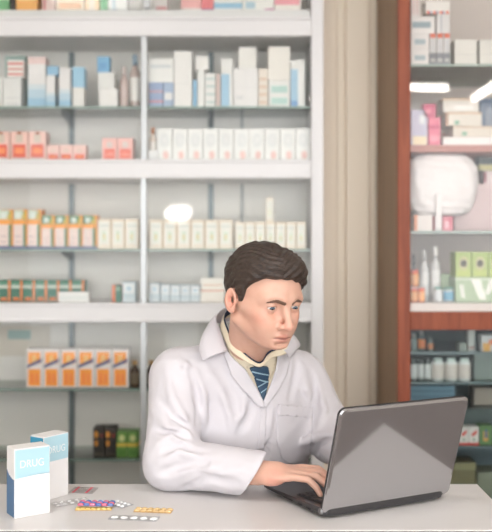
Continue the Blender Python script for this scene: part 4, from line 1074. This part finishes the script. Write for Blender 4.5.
# panels laid on the coat's surface
def panel(name, poly, off, thick, mt, parent, step=3.0, fn=None, subs=None):
    bm = bmesh.new(); vs = [bm.verts.new((x, y, 0)) for (x, y) in poly]; bm.faces.new(vs)
    bmesh.ops.triangulate(bm, faces=bm.faces[:])
    for _ in range(6):
        L = [e for e in bm.edges if e.calc_length() > step]
        if not L: break
        bmesh.ops.subdivide_edges(bm, edges=L, cuts=1); bmesh.ops.triangulate(bm, faces=bm.faces[:])
    co = np.array([v.co[:] for v in bm.verts]); P = cast(co[:, 0], co[:, 1], fn); N = normal(P, fn)
    o = off(co[:, 0], co[:, 1])[:, None] if callable(off) else off
    P2 = P + N * o
    n = len(P2); back = P2 - N * thick
    edges = [e for e in bm.edges if len(e.link_faces) == 1]
    bm.verts.index_update()
    fs = [[v.index for v in f.verts] for f in bm.faces]
    allf = fs + [[n + i for i in f[::-1]] for f in fs]
    for e in edges: a, b = e.verts[0].index, e.verts[1].index; allf.append([a, b, n + b, n + a])
    mb = MB(); mb.add([tuple(p) for p in np.concatenate([P2, back])], allf, mt, True); bm.free()
    return mb.build(name, parent)
def coat_front(P): return smin(coat_skin(P), cap(P, NB - V(0, -.01, .03), NB + V(.012, -.03, .03), .062, .056), .02)
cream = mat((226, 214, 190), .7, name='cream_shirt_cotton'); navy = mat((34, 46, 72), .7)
FN = coat_front
# closed ribbons through measured 3-D points: collar bands
def WP(px, py, d): return Vector((X(px, d), d, Z(py, d)))
def spline(pts, n, closed):
    m = len(pts); out = []
    for i in range(n + (0 if closed else 1)):
        t = i / n * (m if closed else m - 1); k = int(t); f = t - k
        if not closed and k >= m - 1: k = m - 2; f = 1
        g = (lambda j: pts[j % m]) if closed else (lambda j: pts[max(0, min(m - 1, j))])
        p0, p1, p2, p3 = g(k - 1), g(k), g(k + 1), g(k + 2)
        out.append(.5 * ((2 * p1) + (p2 - p0) * f + (2 * p0 - 5 * p1 + 4 * p2 - p3) * f * f + (3 * p1 - p0 - 3 * p2 + p3) * f ** 3))
    return out
def ribbon(name, A, B, thick, mt, parent, n=60, closed=False, bulge=0., rows=5):
    A = spline(A, n, closed); B = spline(B, n, closed); m = len(A); cen = sum(A, Vector()) / m
    vs = []; fs = []
    for side in (0, 1):
        for j in range(rows):
            f = j / (rows - 1)
            for i in range(m):
                p = A[i].lerp(B[i], f); t = (A[(i + 1) % m] - A[i - 1]) if closed or 0 < i < m - 1 else (A[min(i + 1, m - 1)] - A[max(i - 1, 0)])
                w = B[i] - A[i]; nn = t.cross(w).normalized()
                if nn.dot(p - cen) < 0 and nn.z < .5: nn = -nn
                vs.append(p + nn * (bulge * 4 * f * (1 - f) + (thick if side == 0 else 0)))
    K = m if closed else m - 1
    for side in (0, 1):
        o = side * rows * m
        for j in range(rows - 1):
            for i in range(K):
                a, b = o + j * m + i, o + j * m + (i + 1) % m; q = [a, b, b + m, a + m]; fs.append(q if side else q[::-1])
    o = rows * m
    for i in range(K):
        i2 = (i + 1) % m
        fs.append([i, i2, o + i2, o + i]); e = (rows - 1) * m; fs.append([e + i, o + e + i, o + e + i2, e + i2])
    if not closed:
        for j in range(rows - 1):
            for i in (0, m - 1): a = j * m + i; fs.append([a, a + m, o + a + m, o + a])
    mb = MB(); mb.add(vs, fs, mt, True); return mb.build(name, parent)
topc = [WP(269, 353.5, 2.145), WP(263, 362, 2.128), WP(257, 363.5, 2.125), WP(246, 356, 2.133), WP(234, 343, 2.155), WP(227, 330, 2.185), WP(224, 316, 2.22), WP(234, 309, 2.275), WP(256, 308, 2.305), WP(275, 316, 2.285), WP(284, 331, 2.238), WP(284, 345, 2.19)]
ctr = sum(topc, Vector()) / len(topc)
def outset(p, r, dz): v = p - ctr; v.z = 0; v.normalize(); return p + v * r + Vector((0, 0, dz))
shirt = ribbon('shirt_collar', topc, [outset(p, .007, -.007 if k in (1, 2) else -.011 if k in (0, 3) else -.019) for k, p in enumerate(topc)], .0018, cream, man, closed=True, n=72)
ribbon('collar_inner_band', [outset(p, -.0025, .0045) for p in topc], [outset(p, -.001, -.010) for p in topc], .0012, navy, shirt, closed=True, n=72)  # navy band running round the inside of the shirt collar
panel('shirt_front', [(226, 345), (238, 350), (250, 357), (257, 362), (264, 362), (270, 356), (276, 356), (276, 372), (268, 395), (262, 405), (252, 392), (238, 372)], .0025, .004, cream, man, fn=FN)
panel('shirt_collar_tip', [(252, 361.5), (258, 365), (256, 374), (251.5, 376), (247, 366)], .0050, .002, cream, shirt, fn=FN)
panel('shirt_collar_tip', [(262.5, 365), (270, 356.5), (274, 356), (272, 371), (269, 378), (266.5, 373)], .0050, .002, cream, shirt, fn=FN)
tiem = mat((46, 72, 96), .55, bump=(300, .2, .0006)); ties = mat((150, 178, 192), .5)
tie = panel('tie', [(256, 374), (266.3, 372.5), (267, 381), (264.8, 394), (262, 401), (257.5, 389), (254, 378)], .0085, .006, tiem, man, step=2, fn=FN)
panel('tie_knot', [(250.3, 366.3), (257, 364.4), (266, 365), (266.8, 371), (266, 376), (256.4, 378.5), (252.5, 372)], .0125, .010, tiem, tie, step=2, fn=FN)
for k, (a, b_, o) in enumerate([((251.8, 369), (266, 372.6), .0130), ((255.2, 376.6), (266.3, 380.4), .0128), ((256.6, 386.5), (266, 380.2), .0090), ((259.6, 393), (265, 388.3), .0090)]):
    panel('tie_stripe', [(a[0], a[1] - .7), (b_[0], b_[1] - .7), (b_[0], b_[1] + .7), (a[0], a[1] + .7)], o, .001, ties, tie, step=2, fn=FN)['label'] = 'pale blue stripe'
# coat collar
inner = [WP(227, 351, 2.150), WP(221, 333, 2.18), WP(217, 317, 2.22), WP(229, 307, 2.29), WP(256, 305, 2.33), WP(279, 321, 2.305), WP(287, 334, 2.255), WP(287, 343, 2.22), WP(282, 350, 2.18)]
outer = [WP(203, 361, 2.140), WP(199.5, 346, 2.165), WP(208, 327, 2.215), WP(224, 322, 2.31), WP(256, 320, 2.36), WP(288, 334, 2.35), WP(299, 344, 2.30), WP(296, 350, 2.235), WP(289, 357.5, 2.19)]
ribbon('coat_collar', inner, outer, .003, coatm, coat, n=60, bulge=.003)
panel('lapel', [(224, 355.5), (227, 350), (236, 359), (246, 368), (254.5, 385), (262, 400.5), (264, 408), (259, 407), (244, 392), (231, 374)], .0095, .003, coatm, coat, fn=FN)
panel('lapel', [(275.5, 355), (283, 351), (289, 357.5), (285, 375), (277, 391), (264.5, 408), (262, 402), (268.5, 386), (274, 368)], .0085, .003, coatm, coat, fn=FN)
panel('button_placket', [(260.5, 403), (266, 404), (265.5, 430), (264, 449), (257.5, 449), (259, 430)], .0030, .003, coatm, coat, fn=FN)
pocket = panel('chest_pocket', [(278, 405), (313, 407.3), (312, 432), (309.5, 457), (304, 462), (288, 463.5), (281, 458), (276.3, 440), (277, 415)], .0028, .003, coatm, coat, fn=FN)
panel('pocket_hem', [(278, 404.5), (313.2, 407), (312.6, 418), (277.3, 415.2)], .0046, .002, coatm, pocket, fn=FN)

# trousers, shoes, stool
def trouser_sdf(P):
    d = ell(P, PE + V(0, 0, -.01), (.185, .15, .124), Ab)
    for (hp, kn, an) in ((HIPR, KNR, ANR), (HIPL, KNL, ANL)):
        d = smin(d, cap(P, hp, kn, .088, .066), .03); d = smin(d, cap(P, kn, an, .064, .052), .015)
    d = d - .003 * noise3(P, 35)
    return np.maximum(np.maximum(d, .085 - P[..., 2]), P[..., 2] - .655)
mesh_obj('trousers', [sdf_mesh(trouser_sdf, (-.3, 1.85, .05), (.32, 2.56, .70), .009)], mat((58, 58, 66), .8, bump=(150, .2, .001)), man)
for an in (ANR, ANL):
    def shoe(P, an=an):
        d = smin(cap(P, an + V(0, .025, -.045), an + V(0, -.15, -.055), .040, .036), cap(P, an + V(0, .01, .0), an + V(0, 0, -.05), .042, .042), .02)
        return np.maximum(d, .002 - P[..., 2])
    so = mesh_obj('shoe', [sdf_mesh(shoe, an + V(-.08, -.24, -.10), an + V(.08, .10, .06), .006)], mat((40, 34, 32), .35), man)
st_ = thing('stool', 'round dark padded stool the man sits on behind the counter', 'stool', (-.01, 2.40, 0))
mb = MB(); mb.lathe([(.14, .405), (.165, .415), (.17, .44), (.15, .460), (.05, .463)], mat((60, 56, 56), .5), seg=32); mb.build('seat', st_)
mb = MB(); mb.lathe([(.022, .06), (.022, .405)], mat((150, 150, 152), .3, metal=.9), seg=16); mb.build('pole', st_)
mb = MB(); mb.lathe([(.19, .0), (.19, .012), (.06, .035), (.03, .06)], mat((150, 150, 152), .3, metal=.9), seg=32); mb.build('stool_base', st_)
